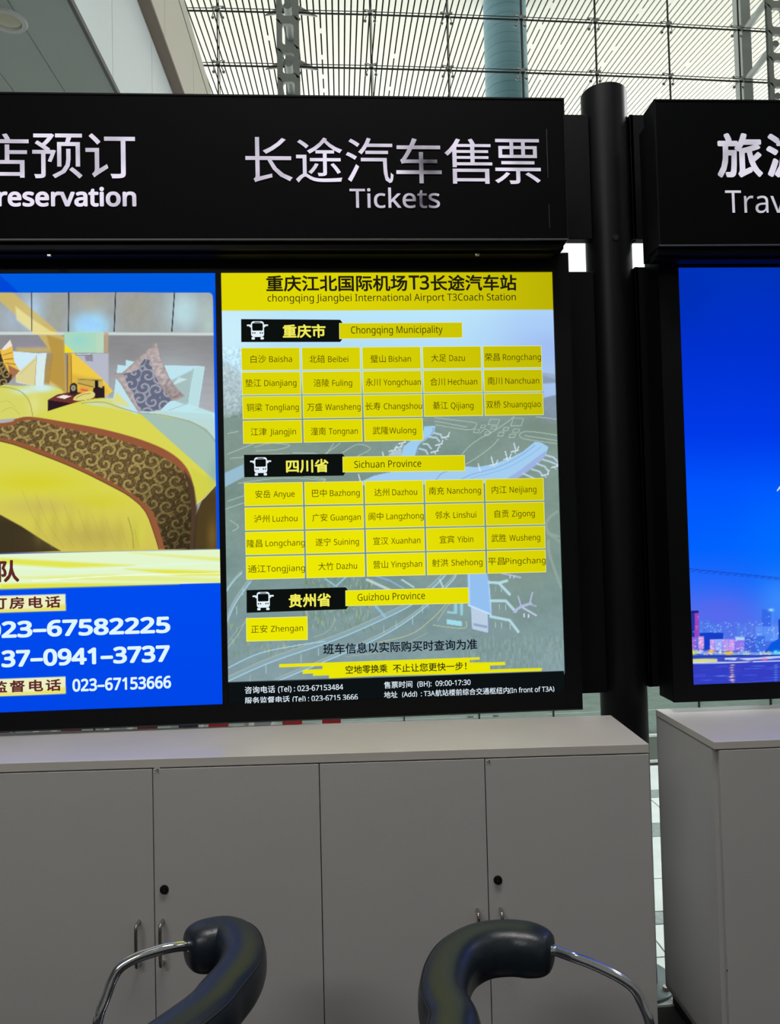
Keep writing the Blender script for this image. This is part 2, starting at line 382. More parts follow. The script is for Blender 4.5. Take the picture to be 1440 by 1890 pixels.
def label_quads(fr, root, quads, m_attr, y, name, border=None):
    """printed colour fields; each a quad of (u,v) corners with a colour at left and right"""
    out = []
    for pts, cl, cr in quads:
        me = bpy.data.meshes.new(name); vs = [(fr.loc(u, v)[0], y, fr.loc(u, v)[1]) for u, v in pts]
        us = [p[0] for p in pts]; a, b = min(us), max(us)
        me.from_pydata(vs, [], [tuple(range(len(vs)))])
        at = me.color_attributes.new('Col', 'FLOAT_COLOR', 'POINT')
        for i, u in enumerate(us):
            t = (u-a)/(b-a); at.data[i].color = (*lin([cl[k]*(1-t)+cr[k]*t for k in range(3)]), 1)
        me.materials.append(m_attr); o = bpy.data.objects.new(name, me); C.objects.link(o); o.parent = root; out.append(o)
    return out
M_print = emit('backlit_print', attr='Col')
def ink(name, c): return emit('ink_'+name, c)

# =================================================================== THE HALL
fl = MB().box(-14, 22, -9, 24, -.2, -.012).build('floor', M_floor, kind='structure')
wb = MB().box(-14.3, 22.3, -9.3, -9, -.2, 20).build('wall_back', M_wall, kind='structure')
wl = MB().box(-14.3, -14, -9, 17.5, -.2, 20).build('wall_left', M_wall, kind='structure')
wr = MB().box(22, 22.3, -9, 17.5, -.2, 20).build('wall_right', M_wall, kind='structure')
SL, Z0 = .136, EYE+12.0            # the louvred ceiling rises outwards
Y0, Y1 = -9.0, 33.0
zz = lambda y: Z0+SL*y
ce = MB().add([(-15, Y0, zz(Y0)+.16), (31, Y0, zz(Y0)+.16), (31, Y1, zz(Y1)+.16), (-15, Y1, zz(Y1)+.16), (-15, Y0, zz(Y0)+.5), (31, Y0, zz(Y0)+.5), (31, Y1, zz(Y1)+.5), (-15, Y1, zz(Y1)+.5)],
    ((0, 3, 2, 1), (4, 5, 6, 7), (0, 1, 5, 4), (1, 2, 6, 5), (2, 3, 7, 6), (3, 0, 4, 7))).build('ceiling', M_backing, kind='structure')
sw = .132
sm = MB().add([(dx, y, zz(y)+dz) for dz in (0, .035) for y in (Y0, Y1) for dx in (-sw/2, sw/2)], ((0, 1, 3, 2), (4, 6, 7, 5), (0, 4, 5, 1), (2, 3, 7, 6), (0, 2, 6, 4), (1, 5, 7, 3)))
s0 = sm.build('slat', M_slat, ce); PIT = .176
xs = np.arange(-14.5, 30, PIT)
s0.location = (xs[0], 0, 0)
for x in xs[1:]: share(s0, ce, (x, 0, 0))
mb = MB()                             # white bridging clips that interrupt the dark gaps
for x in xs:
    if random.random() < .14:
        y = random.uniform(20, 24)
        for k in range(random.randint(1, 4)): mb.box(x+sw/2-.005, x+PIT-sw/2+.005, y, y+.22, zz(y)+.004, zz(y)+.03); y += random.uniform(.8, 2.4)
mb.build('slat_clips', M_slat, ce, kind='stuff')

# far facade: glass panes held by spider fittings on rods
H1, H2 = EYE+12.35, EYE+11.05
nodes_u = [(128.0, 404), (131.0, 545), (131, 685), (133.5, 827), (139, 963), (145.5, 1098), (152.5, 1231), (156.5, 1362)]
pl = [at_z(u, v, H2) for v, u in nodes_u]
step = pl[1]-pl[0]; pre = [pl[0]-step*k for k in range(5, 0, -1)]; step2 = (pl[-1]-pl[-2]); post = [pl[-1]+step2*k for k in range(1, 4)]
nodes = [Vector((p.x, p.y, 0)) for p in pre+pl+post]
# keep the line of the wall smooth
ys = np.array([p.y for p in nodes]); xx = np.array([p.x for p in nodes]); cf = np.polyfit(xx[4:-2], ys[4:-2], 2)
for i, p in enumerate(nodes): p.y = float(np.polyval(cf, np.clip(p.x, xx[4], xx[-1])))
print('NODES', [(round(p.x, 2), round(p.y, 2)) for p in nodes])
fa = thing('glass_wall', 'tall glass wall of square panes held by spider fittings, beyond the ticket counters', 'glass wall', (0, 0, 0))
rows = [H2-1.3*k for k in range(8, 0, -1)]+[H2, H1, H1+1.3]
rows = [r for r in rows if r > 0]
for a, b in zip(nodes[:-1], nodes[1:]):
    for za, zb in zip([0.0]+rows[:-1], rows):
        d = (b-a).normalized()*.008
        MB().add([(a.x+d.x, a.y+d.y, za+.008), (b.x-d.x, b.y-d.y, za+.008), (b.x-d.x, b.y-d.y, zb-.008), (a.x+d.x, a.y+d.y, zb-.008)], ((0, 1, 2, 3),)).build('pane', M_glass, fa, recalc=False)
for z in rows:
    MB().tube([p+Vector((0, -.12, z)) for p in nodes], .021, 6).build('rod', M_rod, fa)
    MB().tube([p+Vector((0, -.10, z+.085)) for p in nodes], .010, 6).build('rod', M_rod, fa)
for p in nodes:
    MB().tube([p+Vector((-.0, -.11, 0)), p+Vector((0, -.11, rows[-1]+.5))], .017, 6).build('rod', M_rod, fa)
    MB().tube([p+Vector((.035, -.08, 0)), p+Vector((.035, -.08, rows[-1]+.5))], .009, 6).build('rod', M_rod, fa)
sp = MB()
for sx in (-1, 1):
    for sz in (-1, 1):
        sp.tube(spline([(0, -.15, 0), (sx*.06, -.15, sz*.05), (sx*.105, -.09, sz*.10), (sx*.115, -.02, sz*.125)], 4), .013, 6)
        sp.cyl((sx*.115, -.03, sz*.125), (sx*.115, -.004, sz*.125), .036, n=10)
sp.cyl((0, -.2, 0), (0, -.10, 0), .035, n=10)
sp0 = sp.build('spider_fitting', M_fit, fa, smooth=True); first = True
for z in rows:
    for p in nodes:
        if first: sp0.location = (p.x, p.y, z+.04); first = False
        else: share(sp0, fa, (p.x, p.y, z+.04))
# outside ground, far below the horizon line of the hall floor edge
MB().box(-60, 80, 24, 140, -1.0, -.6).build('outside_ground', mat('pale_apron', (205, 205, 200), .8), kind='structure')

# big teal column behind the glass
YC = 20.4; pc = at_y(932.5, 60, YC)
pcr = .59
c0 = thing('round_column', 'thick blue-green round column rising behind the glass wall', 'column', (pc.x, YC, 0))
cm = MB(); prof = []
cm.lathe([(pcr, 0), (pcr, zz(YC)-.02)], n=48); cm.build('shaft', M_column, c0, smooth=True)
cj = MB()
for k in range(0, 60): cj.lathe([(pcr+.0005, k*.27), (pcr+.003, k*.27+.005), (pcr+.003, k*.27+.01), (pcr+.0005, k*.27+.015)], n=48)
cj.build('cladding_seams', mat('column_seam', (96, 142, 158), .4), c0, smooth=True)

# perforated trussed masts
def mast(px_plate, v_plate, y_plate, y_post, label, wide=.51):
    p = at_y(px_plate, v_plate, y_plate); pos = Vector((p.x, y_plate, 0)); H = 15.6
    t = thing('trussed_mast', label, 'mast', pos)
    # plate with rounded slots
    b = MB(); hw = wide/2; pit = .645; hh = .235; hx = .125; r = .07; n = int(H/pit); yb = .09
    ztop = n*pit
    for k in range(n):
        zc = (k+.5)*pit; z0, z1 = k*pit, (k+1)*pit
        hole = []
        for (cx, cz, a0) in ((hx-r, hh-r, 0), (-hx+r, hh-r, 90), (-hx+r, -hh+r, 180), (hx-r, -hh+r, 270)):
            for j in range(4): a = math.radians(a0+30*j); hole.append((cx+r*math.cos(a), zc+cz+r*math.sin(a)))
        m = len(hole); outer = []
        for (x, z) in hole:
            s_ = min(hw/abs(x) if abs(x) > 1e-6 else 1e9, (pit/2)/abs(z-zc) if abs(z-zc) > 1e-6 else 1e9); outer.append((x*s_, zc+(z-zc)*s_))
        # add the four cell corners by snapping the middle vertex of every corner fan
        for q, (sx, sz) in zip((1, 5, 9, 13), ((1, 1), (-1, 1), (-1, -1), (1, -1))): outer[q] = (sx*hw, zc+sz*pit/2)
        vs = [(x, 0, z) for x, z in hole]+[(x, 0, z) for x, z in outer]+[(x, yb, z) for x, z in hole]+[(x, yb, z) for x, z in outer]
        fs = [(i, (i+1) % m, m+(i+1) % m, m+i) for i in range(m)]+[(2*m+i, 3*m+i, 3*m+(i+1) % m, 2*m+(i+1) % m) for i in range(m)]+[(i, 2*m+i, 2*m+(i+1) % m, (i+1) % m) for i in range(m)]
        fs += [(m+i, m+(i+1) % m, 3*m+(i+1) % m, 3*m+i) for i in range(m) if abs(abs(outer[i][0])-hw) < 1e-6 and abs(abs(outer[(i+1) % m][0])-hw) < 1e-6]
        b.add(vs, fs)
    b.build('perforated_plate', M_mast, t)
    dy = y_post-y_plate
    MB().box(-.13, .13, dy, dy+.4, 0, H).build('post', M_mast, t, bevel=.01)
    for k in range(int(H/1.29)):
        MB().cyl((0, yb, k*1.29+.38), (0, dy, k*1.29+.30), .085, n=14).build('strut', M_mast, t, smooth=True)
    return t
def fac_y(x): return float(np.polyval(cf, x))
def arms(t, wy):
    for z in rows:
        for sx in (-1, 1):
            b = MB(); b.cyl((sx*.13, wy, z+.12), (sx*.62, wy+.15, z+.06), .10, .016, n=10); b.build('arm', M_fit, t, smooth=True)
m1 = mast(532, 100, 16.3, 17.35, 'white perforated steel mast in front of the glass wall, above the ticket sign'); arms(m1, 1.3)
m2 = mast(1437, 100, 17.3, 18.65, 'white perforated steel mast with round struts at the right edge, above the travel sign')

# slab edge and soffit at upper left
X1 = -1.635; ZA = EYE+3.4; ZB = EYE+4.57; X2 = -1.526; ZC = EYE+5.43; ZD = EYE+5.61
up = thing('upper_floor_edge', 'panelled underside and edge of the upper floor, top left', 'ceiling edge', (X1, 5, ZA))
def upb(*a): x0, x1, y0, y1, z0, z1 = a; return MB().box(x0-X1, x1-X1, y0-5, y1-5, z0-ZA, z1-ZA)
upb(-14, X1-.02, -6, 13, ZA+.03, ZD-.02).build('slab', M_wall, up)
pw = .3745
for k in range(14):
    x1 = X1-.012-k*pw
    upb(x1-pw+.005, x1, -6, 13, ZA, ZA+.028).build('soffit_panel', M_soffit, up, bevel=.002)
upb(X1-.012, X1+.012, -6, 13, ZA-.012, ZA+.03).build('edge_trim', mat('dark_edge', (92, 96, 96), .5), up)
yj = [5.65+1.2*k for k in range(-10, 7)]
for a, b in zip(yj[:-1], yj[1:]):
    upb(X1-.018, X1, a+.004, b-.004, ZA+.03, ZB).build('fascia_panel', M_fascia, up)
upb(X1-.018, X2, -6, 13, ZB, ZB+.03).build('recess_panel', M_brown, up)
yj = [6.9+1.36*k for k in range(-9, 5)]
for a, b in zip(yj[:-1], yj[1:]):
    upb(X2-.018, X2, a+.004, b-.004, ZB+.03, ZC-.03).build('cream_panel', M_fascia2, up)
upb(X2-.018, X2-.012, -5.3, 12.3, ZC-.03, ZC).build('groove', mat('groove_dark', (60, 50, 42), .7), up)
upb(X2-.018, X2+.0, -5.3, 12.3, ZC, ZD).build('capping', M_fascia2, up)
pd = at_z(14, 38, ZA)
dl = thing('downlight', 'round recessed downlight with white ring, top left', 'light', (pd.x, pd.y, ZA))
rg = MB(); n = 40
prof = [(.078, -.002), (.086, -.012), (.112, -.012), (.122, -.001), (.122, .0), (.078, .0)]
vs = [(r*math.cos(2*PI*i/n), r*math.sin(2*PI*i/n), z) for r, z in prof for i in range(n)]
rg.add(vs, [(j*n+i, j*n+(i+1) % n, ((j+1) % 6)*n+(i+1) % n, ((j+1) % 6)*n+i) for j in range(6) for i in range(n)])
rg.build('ring', mat('white_ring', (225, 228, 226), .35), dl, smooth=True)
MB().lathe([(.0785, -.0005), (.07, -.004), (.02, -.006)], n=32).build('lens', mat('lens_cream', (225, 222, 196), .3), dl, smooth=True)

# floor tiles behind the cabinets
ti = thing('tiled_walkway', 'bright tiled walkway behind the cabinets', 'floor tiles', (0, 2.45, 0), kind='structure')
rowsY = [(2.52, 2.80, 0), (2.80, 3.03, 0), (3.03, 3.13, 1), (3.13, 3.42, 0), (3.42, 3.88, 0), (3.88, 4.06, 1), (4.06, 4.44, 0), (4.44, 4.57, 1), (4.57, 5.04, 0)]
for a, b, g in rowsY:
    x = -3.03
    while x < 4.2:
        MB().box(x+.003, x+.597, a-2.45+.003, b-2.45-.003, -.012, random.uniform(-.001, 0)).build('tile', M_tile2 if g else M_tile, ti, bevel=.0015)
        x += .6
MB().box(-3.2, 4.4, -2.5, 2.51, -.012, .0).build('floor_mat', M_mat)
tag(bpy.data.objects['floor_mat'], 'black floor covering under the stools, in front of the cabinets', 'floor mat')

# railing beyond the walkway
ra = thing('glass_railing', 'low greenish glass railing with steel rails beyond the walkway', 'railing', (0, 5.1, 0))
MB().box(-3.2, 4.6, -.03, .08, -.01, .19).build('base', mat('railing_base', (128, 132, 122), .4, noise=(6, .3, (112, 120, 112))), ra)
for z in (.012, .185): MB().box(-3.2, 4.6, -.045, -.03, z, z+.016).build('steel_rail', M_whitebar, ra)
x = -3.17
while x < 4.5:
    MB().box(x+.006, x+.501, 0, .012, .19, .352).build('pane', M_rail, ra)
    MB().box(x+.006, x+.501, 0, .012, .358, 1.02).build('pane', M_rail, ra)
    x += .507
MB().cyl((-3.2, .006, 1.05), (4.6, .006, 1.05), .025, n=14).build('handrail', M_steel, ra, smooth=True)
x = -3.17
k = 0
while x < 4.5:
    MB().box(x-.004, x+.004, -.01, .02, .19, 1.03).build('post', M_rod, ra); x += .507; k += 1
for u in (872, 919, 1290, 1420):
    p = at_y(u, 1318, 5.07)
    MB().box(p.x-.018, p.x+.018, .03, .06, .19, 1.03).build('stanchion', M_rod, ra)

# luggage trolleys in a nested row
def trolley(panel):
    t = thing('luggage_trolley', None, 'trolley')
    b = MB()
    for y in (-.24, .24): b.tube(spline([(-.42, y, .12), (.3, y, .12), (.36, y, .18), (.44, y, .98)], 5), .014, 8)
    b.tube([(-.42, -.24, .12), (-.42, .24, .12)], .014, 8); b.build('frame', M_whitebar, t, smooth=True)
    for y in (-.265, -.235): MB().cyl((.0, y, .3), (.30, y, .98), .012, n=8).build('brace', M_whitebar, t, smooth=True)
    MB().cyl((.44, -.27, .99), (.44, .27, .99), .018, n=10).build('handle', M_lock, t, smooth=True)
    MB().box(.20, .30, -.285, -.275, .42, .86).build('advert_panel', panel, t, bevel=.004)
    MB().box(-.40, .28, -.22, .22, .135, .155).build('deck', M_grey, t)
    MB().box(.0, .14, -.22, .2, .58, .72).build('basket', M_grey, t)
    for x, y in ((-.36, -.2), (-.36, .2), (.3, -.2), (.3, .2)): MB().cyl((x, y-.02, .055), (x, y+.02, .055), .055, n=16).build('wheel', M_lock, t, smooth=True)
    return t
names = ['leftmost', 'second from the left', 'third from the left', 'fourth from the left', 'fifth from the left', 'sixth from the left', 'rightmost']
proto = {k: trolley(m) for k, m in (('r', M_red), ('d', M_darkred))}
used = {}
for i, (u, k) in enumerate(((-130, 'd'), (0, 'd'), (133, 'd'), (273, 'd'), (404, 'r'), (540, 'r'))):
    p = at_y(u, 1332, 3.9)
    o = proto[k] if k not in used else copy_tree(proto[k]); used[k] = 1
    o.location = (p.x-.25, 4.17, 0)
    tag(o, ['luggage trolley beyond the left edge, behind the cabinets', 'leftmost luggage trolley seen through the gap under the left screen', 'dark red and white luggage trolley under the bed picture screen', 'dark red luggage trolley under the phone numbers of the hotel screen', 'luggage trolley behind the joint between the two left screens', 'red panelled luggage trolley, rightmost of the nested row'][i], 'trolley', 'nested luggage trolleys behind the cabinets')
for u, m, lb in ((348, M_navy, 'navy blue upright board stand seen in the gap under the hotel screen'), (612, M_red, 'red upright board stand at the right end of the trolley row')):
    p = at_y(u, 1330, 3.7); st = thing('board_stand', lb, 'sign stand', (p.x, 3.7, 0))
    MB().box(-.045, .045, -.012, .012, .3, .95).build('board', m, st, bevel=.004)
    MB().cyl((0, 0, .02), (0, 0, .3), .014, n=10).build('stem', M_rod, st, smooth=True)
    MB().lathe([(.11, 0), (.11, .012), (.02, .02)], n=24).build('base', M_rod, st, smooth=True)

# =================================================================== THE POLE
PR = .0812; PYc = 2.665
xa = at_y(1115, 190, PYc).x; xb = at_y(1168, 1800, PYc).x; PX = (xa+xb)/2; print('POLE', xa, xb)
po = thing('round_pole', 'black round steel pole standing between the two light box groups', 'pole', (PX, PYc, 0))
ztop = at_y(1115, 176, PYc).z
MB().lathe([(PR, .012), (PR, ztop), (PR-.004, ztop+.004), (.01, ztop+.004)], n=56).build('shaft', M_pole, po, smooth=True)
MB().lathe([(.14, 0), (.14, .010), (.136, .012), (PR, .012)], n=48).build('base_plate', M_disc, po, smooth=True)
for k in range(4):
    a = PI/4+k*PI/2; MB().cyl((.118*math.cos(a), .118*math.sin(a), .012), (.118*math.cos(a), .118*math.sin(a), .024), .012, n=6).build('bolt', M_steel, po)
ph = at_y(1136, 438, PYc-PR)
MB().cyl((ph.x-PX, -PR-.002, ph.z), (ph.x-PX, -PR+.03, ph.z), .0105, n=20).build('plug', mat('hole_black', (2, 2, 2), .9), po)

# =================================================================== LEFT LIGHT BOX WITH TWO SCREENS
FL = Frame(2.5, 0.0)
zt, zb = .8791+EYE, -.5304+EYE; BL, SLx, SR = -.4009, -.3826, .7253
XL = -1.53; HT = .943+EYE; HB = -.5916+EYE; HR = .7809
L = FL.root('display_light_box', label='wide black light box with a hotel advert and a yellow coach timetable screen', cat='light box')
MB().box(-1.58, HR, .006, .112, HB, HT).build('housing', M_black, L, bevel=.002)
fr_ = MB(); d0, d1 = -.006, .006
fr_.box(-1.58, HR, d0, d1, HB, zb).box(-1.58, HR, d0, d1, zt, HT).box(SR, HR, d0, d1, zb, zt).box(-1.58, XL, d0, d1, zb, zt)
fr_.box(BL, SLx, d0, d1, zb, zt)
fr_.build('bezel', M_black, L)
MB().box(-1.58, HR, -.0075, -.006, HB, HB+.004).build('lower_lip', mat('lip_dark', (40, 44, 44), .4), L)

# hotel advert picture
def sm(pts, n=5): return [(p.x, p.y) for p in spline([(a, b, 0) for a, b in pts], n)]
P = Paint(FL, XL, BL, zb-.004, zt+.004, .00235)
P.grad([(504, (0, 84, 232)), (540, (0, 92, 226)), (1080, (0, 76, 240)), (1310, (0, 70, 232))])
P.poly([(-400, 490), (-400, 700), (30, 545), (-20, 505)], (0, 60, 215), .8)
PIC = [(-420, 539.5), (385, 539.5), (390, 541.5), (392.5, 546), (393, 552), (400, 1014), (-420, 1030)]
P.poly(PIC, (158, 163, 163))
wall = [(-420, 540), (392, 540), (393, 613), (-420, 611)]
P.blob(60, 575, 30, 45, (176, 208, 236), .9); P.blob(20, 590, 30, 35, (170, 190, 215), .6)
P.blob(102, 575, 24, 40, (158, 162, 150), .8); P.blob(250, 570, 38, 45, (160, 160, 148), .9)
P.blob(340, 575, 42, 50, (186, 220, 228), .95); P.blob(385, 600, 20, 60, (185, 208, 200), .7)
P.blob(167, 606, 42, 40, (164, 220, 248), 1, 3.4); P.blob(166, 596, 30, 16, (158, 206, 255), .8); P.blob(166, 560, 30, 20, (178, 176, 160), .7)
P.noise(wall, 9, 14, 9, seed=4)
P.poly([(-420, 617), (394, 617), (398, 780), (-420, 780)], (0, 0, 0), 1, tex=lambda u, v, d: np.array([140., 140., 142.])+(np.clip((v-640)/110, 0, 1)*36)[:, None]*np.array([.9, 1., 1.1]))
P.blob(300, 700, 80, 60, (178, 190, 196), .8); P.blob(250, 650, 60, 30, (138, 136, 138), .7); P.blob(60, 640, 60, 18, (146, 143, 160), .9)
P.blob(96, 700, 26, 60, (176, 142, 72), .95, 3); P.poly([(30, 641), (122, 641), (122, 650), (28, 652)], (200, 178, 110), .8, 6)
P.noise([(-420, 617), (398, 780)], 24, 5, 7, seed=9)
# warm diagonal beam over the wall
P.poly([(-30, 500), (24, 540), (118, 622), (122, 728), (88, 728), (98, 655), (68, 615), (0, 556), (-30, 535)], (214, 186, 96), .8, 1.5)
P.poly([(28, 565), (58, 588), (95, 612), (58, 612), (30, 590)], (236, 228, 160), .8, 4)
P.poly([(85, 617), (118, 628), (121, 725), (90, 700), (95, 655)], (180, 142, 62), .75, 4)
P.poly([(-420, 480), (420, 480), (420, 552), (393, 552), (392.5, 546), (390, 541.5), (385, 539.5), (-420, 539.5)], (0, 92, 226), 1, .7); P.poly([(-420, 480), (-420, 539), (34, 539), (0, 508), (-20, 490)], (0, 66, 214), .8)
for a, b in ((57.5, 58), (126.5, 126), (213, 210.5), (322, 317)): P.line([(a, 539), (b, 611)], 2.2, (52, 56, 72))
P.poly([(-420, 610), (394, 614), (394, 619), (-420, 616)], (205, 216, 214), 1, 2)
P.poly([(57, 611), (100, 612), (104, 617), (62, 616)], (250, 226, 120), .8, 2)
# sconce and glow
P.poly([(131, 652), (200, 652), (200, 735), (131, 728)], (186, 190, 206), .9, 3)
P.poly([(131, 652), (137, 652), (190, 700), (208, 722), (196, 730), (131, 728)], (238, 202, 72), 1, 1.2)
P.poly([(131, 690), (180, 700), (200, 722), (190, 732), (131, 728)], (218, 172, 62), .7, 8)
P.poly([(124, 652), (131, 652), (131, 728), (124, 726)], (206, 160, 60)); P.line([(124, 655), (124, 726)], 1.6, (110, 82, 52))
P.line([(131.5, 655), (131.5, 728)], 1, (120, 92, 60))
P.poly([(118, 613), (192, 613), (191, 651), (119, 651)], (172, 216, 190)); P.blob(146, 628, 22, 16, (150, 214, 205), .9)
P.poly([(177, 613), (191, 613), (191, 651), (177, 651)], (186, 216, 190)); P.poly([(192, 613), (200, 614), (199, 651), (192, 651)], (190, 162, 130), .9, 3)
P.poly([(119, 634), (137, 651), (119, 651)], (242, 224, 30))
P.poly([(139, 652), (169, 653), (170, 656.5), (140, 656)], (96, 96, 110)); P.poly([(140, 652.5), (168, 653.2), (168, 654.6), (141, 654.4)], (226, 230, 236))
P.poly([(156, 657), (171, 657), (171, 667), (158, 666)], (142, 142, 154))
# left bed
P.poly([(0, 710), (40, 712), (85, 711), (112, 718), (118, 726), (92, 735), (86, 765), (60, 770), (-420, 800), (-420, 715)], (214, 214, 104), smooth=0)
P.blob(75, 716, 30, 9, (205, 236, 240), 1, 3); P.blob(45, 722, 26, 8, (206, 234, 226), .9); P.blob(62, 745, 14, 24, (226, 224, 140), .8)
P.line([(0, 714), (20, 716), (40, 724), (54, 742), (60, 768)], 1.4, (150, 148, 76), .9, 4)
P.line([(2, 760), (20, 752), (36, 764)], 1.2, (170, 166, 80), .6, 4); P.line([(0, 742), (14, 740), (28, 752)], 1.2, (180, 176, 86), .6, 4)
P.poly([(23, 648), (70, 652), (86, 651), (82, 680), (80, 714), (62, 712), (30, 706)], (206, 234, 246))
P.poly([(66, 658), (64, 712), (62, 712), (28, 704), (30, 690)], (222, 210, 146), .95, 1.5); P.poly([(66, 660), (84, 653), (80, 712), (65, 711)], (218, 236, 232), .8, 2)
P.line([(67, 656), (64, 711)], 1.2, (180, 170, 120)); P.line([(36, 690), (52, 676), (64, 664)], 1, (190, 176, 110), .7, 3)
P.poly([(-420, 640), (2, 645), (18, 627), (22, 636), (24, 652), (26, 668), (36, 684), (14, 704), (-420, 712)], (236, 192, 76))
P.poly([(2, 645), (18, 627), (22, 638), (8, 646)], (236, 232, 240), .9); P.line([(6, 655), (22, 650)], 1.3, (150, 110, 60)); P.line([(8, 663), (24, 662)], 1.3, (120, 80, 50)); P.line([(10, 670), (28, 672)], 1.5, (150, 100, 50))
P.poly([(14, 673), (36, 684), (20, 702)], (168, 112, 76), 1)
P.poly([(-420, 650), (0, 648), (6, 668), (16, 688), (24, 694), (16, 706), (0, 712), (-420, 715)], (0, 0, 0), tex=lambda u, v, d: swirl(u, v, (58, 46, 40), (150, 130, 84), 17, (44, 34, 30)))
# night stand
P.poly([(88, 738), (105, 728), (125, 724), (192, 722), (193, 742), (170, 748), (140, 752)], (112, 52, 48)); P.poly([(88, 738), (137, 745), (132, 752), (110, 758), (88, 760)], (42, 26, 34))
P.poly([(104, 733), (117, 728.5), (131, 731), (119, 736)], (240, 236, 222)); P.poly([(124, 727), (140, 725), (140, 731), (124, 729)], (70, 40, 44))
P.poly([(142, 697), (190, 700), (186, 714), (172, 716), (142, 709)], (196, 170, 84)); P.line([(145, 700), (186, 702)], 1, (120, 96, 50)); P.line([(144, 707), (172, 714)], 1.4, (110, 84, 48))
P.poly([(148, 714), (164, 717), (162, 727), (146, 724)], (236, 150, 74)); P.line([(150, 719), (161, 721)], 1.6, (206, 60, 40))
P.poly([(129, 726), (128, 714), (131, 708), (137, 706), (142, 710), (143, 727)], (40, 32, 32)); P.blob(135, 716, 5, 6, (206, 206, 170), 1, 4); P.blob(135, 716, 2.4, 3, (90, 96, 84), 1, 4)
P.poly([(172, 716), (192, 712), (193, 734), (176, 735), (171, 724)], (44, 30, 36)); P.poly([(175, 702), (181, 702), (181, 717), (175, 716)], (26, 24, 26)); P.poly([(181, 704), (190, 706), (188, 716), (182, 714)], (206, 180, 100))
P.poly([(135, 738), (140, 730), (158, 723), (170, 722), (175, 728), (170, 735), (150, 739)], (222, 212, 124), smooth=4); P.line([(140, 735), (152, 728), (166, 726)], 1.3, (140, 124, 70), .9, 3)
# main bed body
bed = sm([(-200, 800), (0, 788), (55, 770), (90, 758), (135, 744), (160, 738), (198, 735), (250, 752), (300, 762)])+[(398, 764), (400, 893), (372, 922), (360, 935), (352, 1014), (-420, 1030)]
P.poly(bed, (216, 214, 84), tex=lambda u, v, d: np.stack([216-.02*np.clip(v-900, 0, 200)*6*.4, 214-.02*np.clip(v-900, 0, 200)*8, 84+0*v], -1))
P.poly([(-420, 1005), (0, 950), (40, 972), (80, 998), (112, 1017), (-420, 1040)], (62, 52, 34), 1, 2)
P.blob(60, 890, 110, 26, (214, 208, 46), .9); P.blob(180, 925, 70, 20, (212, 206, 50), .7); P.blob(70, 935, 90, 20, (200, 184, 92), .7); P.blob(170, 990, 90, 30, (188, 172, 84), .8)
P.blob(255, 985, 16, 34, (212, 214, 76), .8); P.line([(236, 955), (244, 985), (246, 1012)], 1.6, (150, 138, 60), .8, 4)
for k in range(7): P.blob(70+k*30, 965+k*5, 9, 40, (184, 170, 72), .35)
for k in range(9): P.line([(40+k*26, 905+k*9), (64+k*24, 960+k*6), (96+k*20, 1010)], 1.5, (176, 160, 78), .35, 5)
P.poly([(372, 925), (400, 893), (402, 1014), (352, 1014), (358, 960)], (78, 62, 34), 1, 1.5); P.blob(392, 990, 12, 40, (120, 96, 44), .8)
# white sheet, pillows, cushion
P.poly([(200, 735), (218, 734), (246, 748), (300, 752), (396, 762), (399, 812), (380, 790), (350, 776), (300, 766), (250, 762), (215, 754), (150, 744)], (196, 222, 216), 1, 1.5)
P.poly([(150, 742), (198, 735), (240, 745), (252, 760), (220, 757), (180, 746)], (212, 218, 130), .9, 3)
P.poly([(217, 673), (232, 675), (232, 664), (250, 668), (300, 674), (360, 675), (378, 676), (372, 715), (366, 752), (345, 760), (250, 764), (208, 742)], (190, 228, 240), 1)
P.poly([(208, 742), (214, 722), (236, 745), (240, 752)], (224, 220, 130), .9, 2)
P.poly([(308, 706), (356, 682), (352, 700), (346, 748), (318, 738)], (164, 186, 184), .9, 3); P.poly([(330, 696), (346, 700), (316, 712)], (200, 232, 238), .9, 2)
P.poly([(358, 678), (376, 678), (364, 750), (347, 748), (351, 715)], (186, 222, 224), .9, 2); P.line([(357, 680), (349, 722), (346, 746)], 1.1, (140, 165, 165), .8, 3)
P.poly([(300, 760), (345, 744), (396, 762), (398, 775), (340, 770)], (190, 232, 236), .9, 3); P.line([(312, 757), (345, 745)], 1.1, (140, 170, 176), .7)
P.poly([(208, 691), (214, 688), (225, 688), (262, 655), (283, 635), (288, 632), (292, 640), (294, 650), (300, 668), (312, 696), (328, 718), (342, 731), (330, 737), (312, 741), (296, 757), (275, 760), (254, 759), (238, 735), (222, 708)], (0, 0, 0), 1, tex=lambda u, v, d: np.array([180., 168., 166.])+((vnoise(u/4, v/5, 12)-.5)*34)[:, None]-np.clip(6-d, 0, 6)[:, None]*3)
P.poly([(275, 647), (288, 635), (293, 652), (305, 688), (326, 718), (340, 731), (315, 737), (300, 720), (282, 680)], (0, 0, 0), .95, 1.5, tex=lambda u, v, d: np.array([184., 172., 172.])+((vnoise(u/5+v/9, v/4, 15)-.5)*50)[:, None]-(np.clip((v-690)/45, 0, 1)*34)[:, None])
P.poly([(228, 690), (252, 684), (266, 662), (276, 664), (284, 690), (300, 718), (316, 738), (298, 754), (276, 759), (258, 758), (246, 730), (236, 712)], (0, 0, 0), tex=lambda u, v, d: swirl(u, v, (104, 110, 132), (156, 158, 172), 24, (66, 72, 100)))
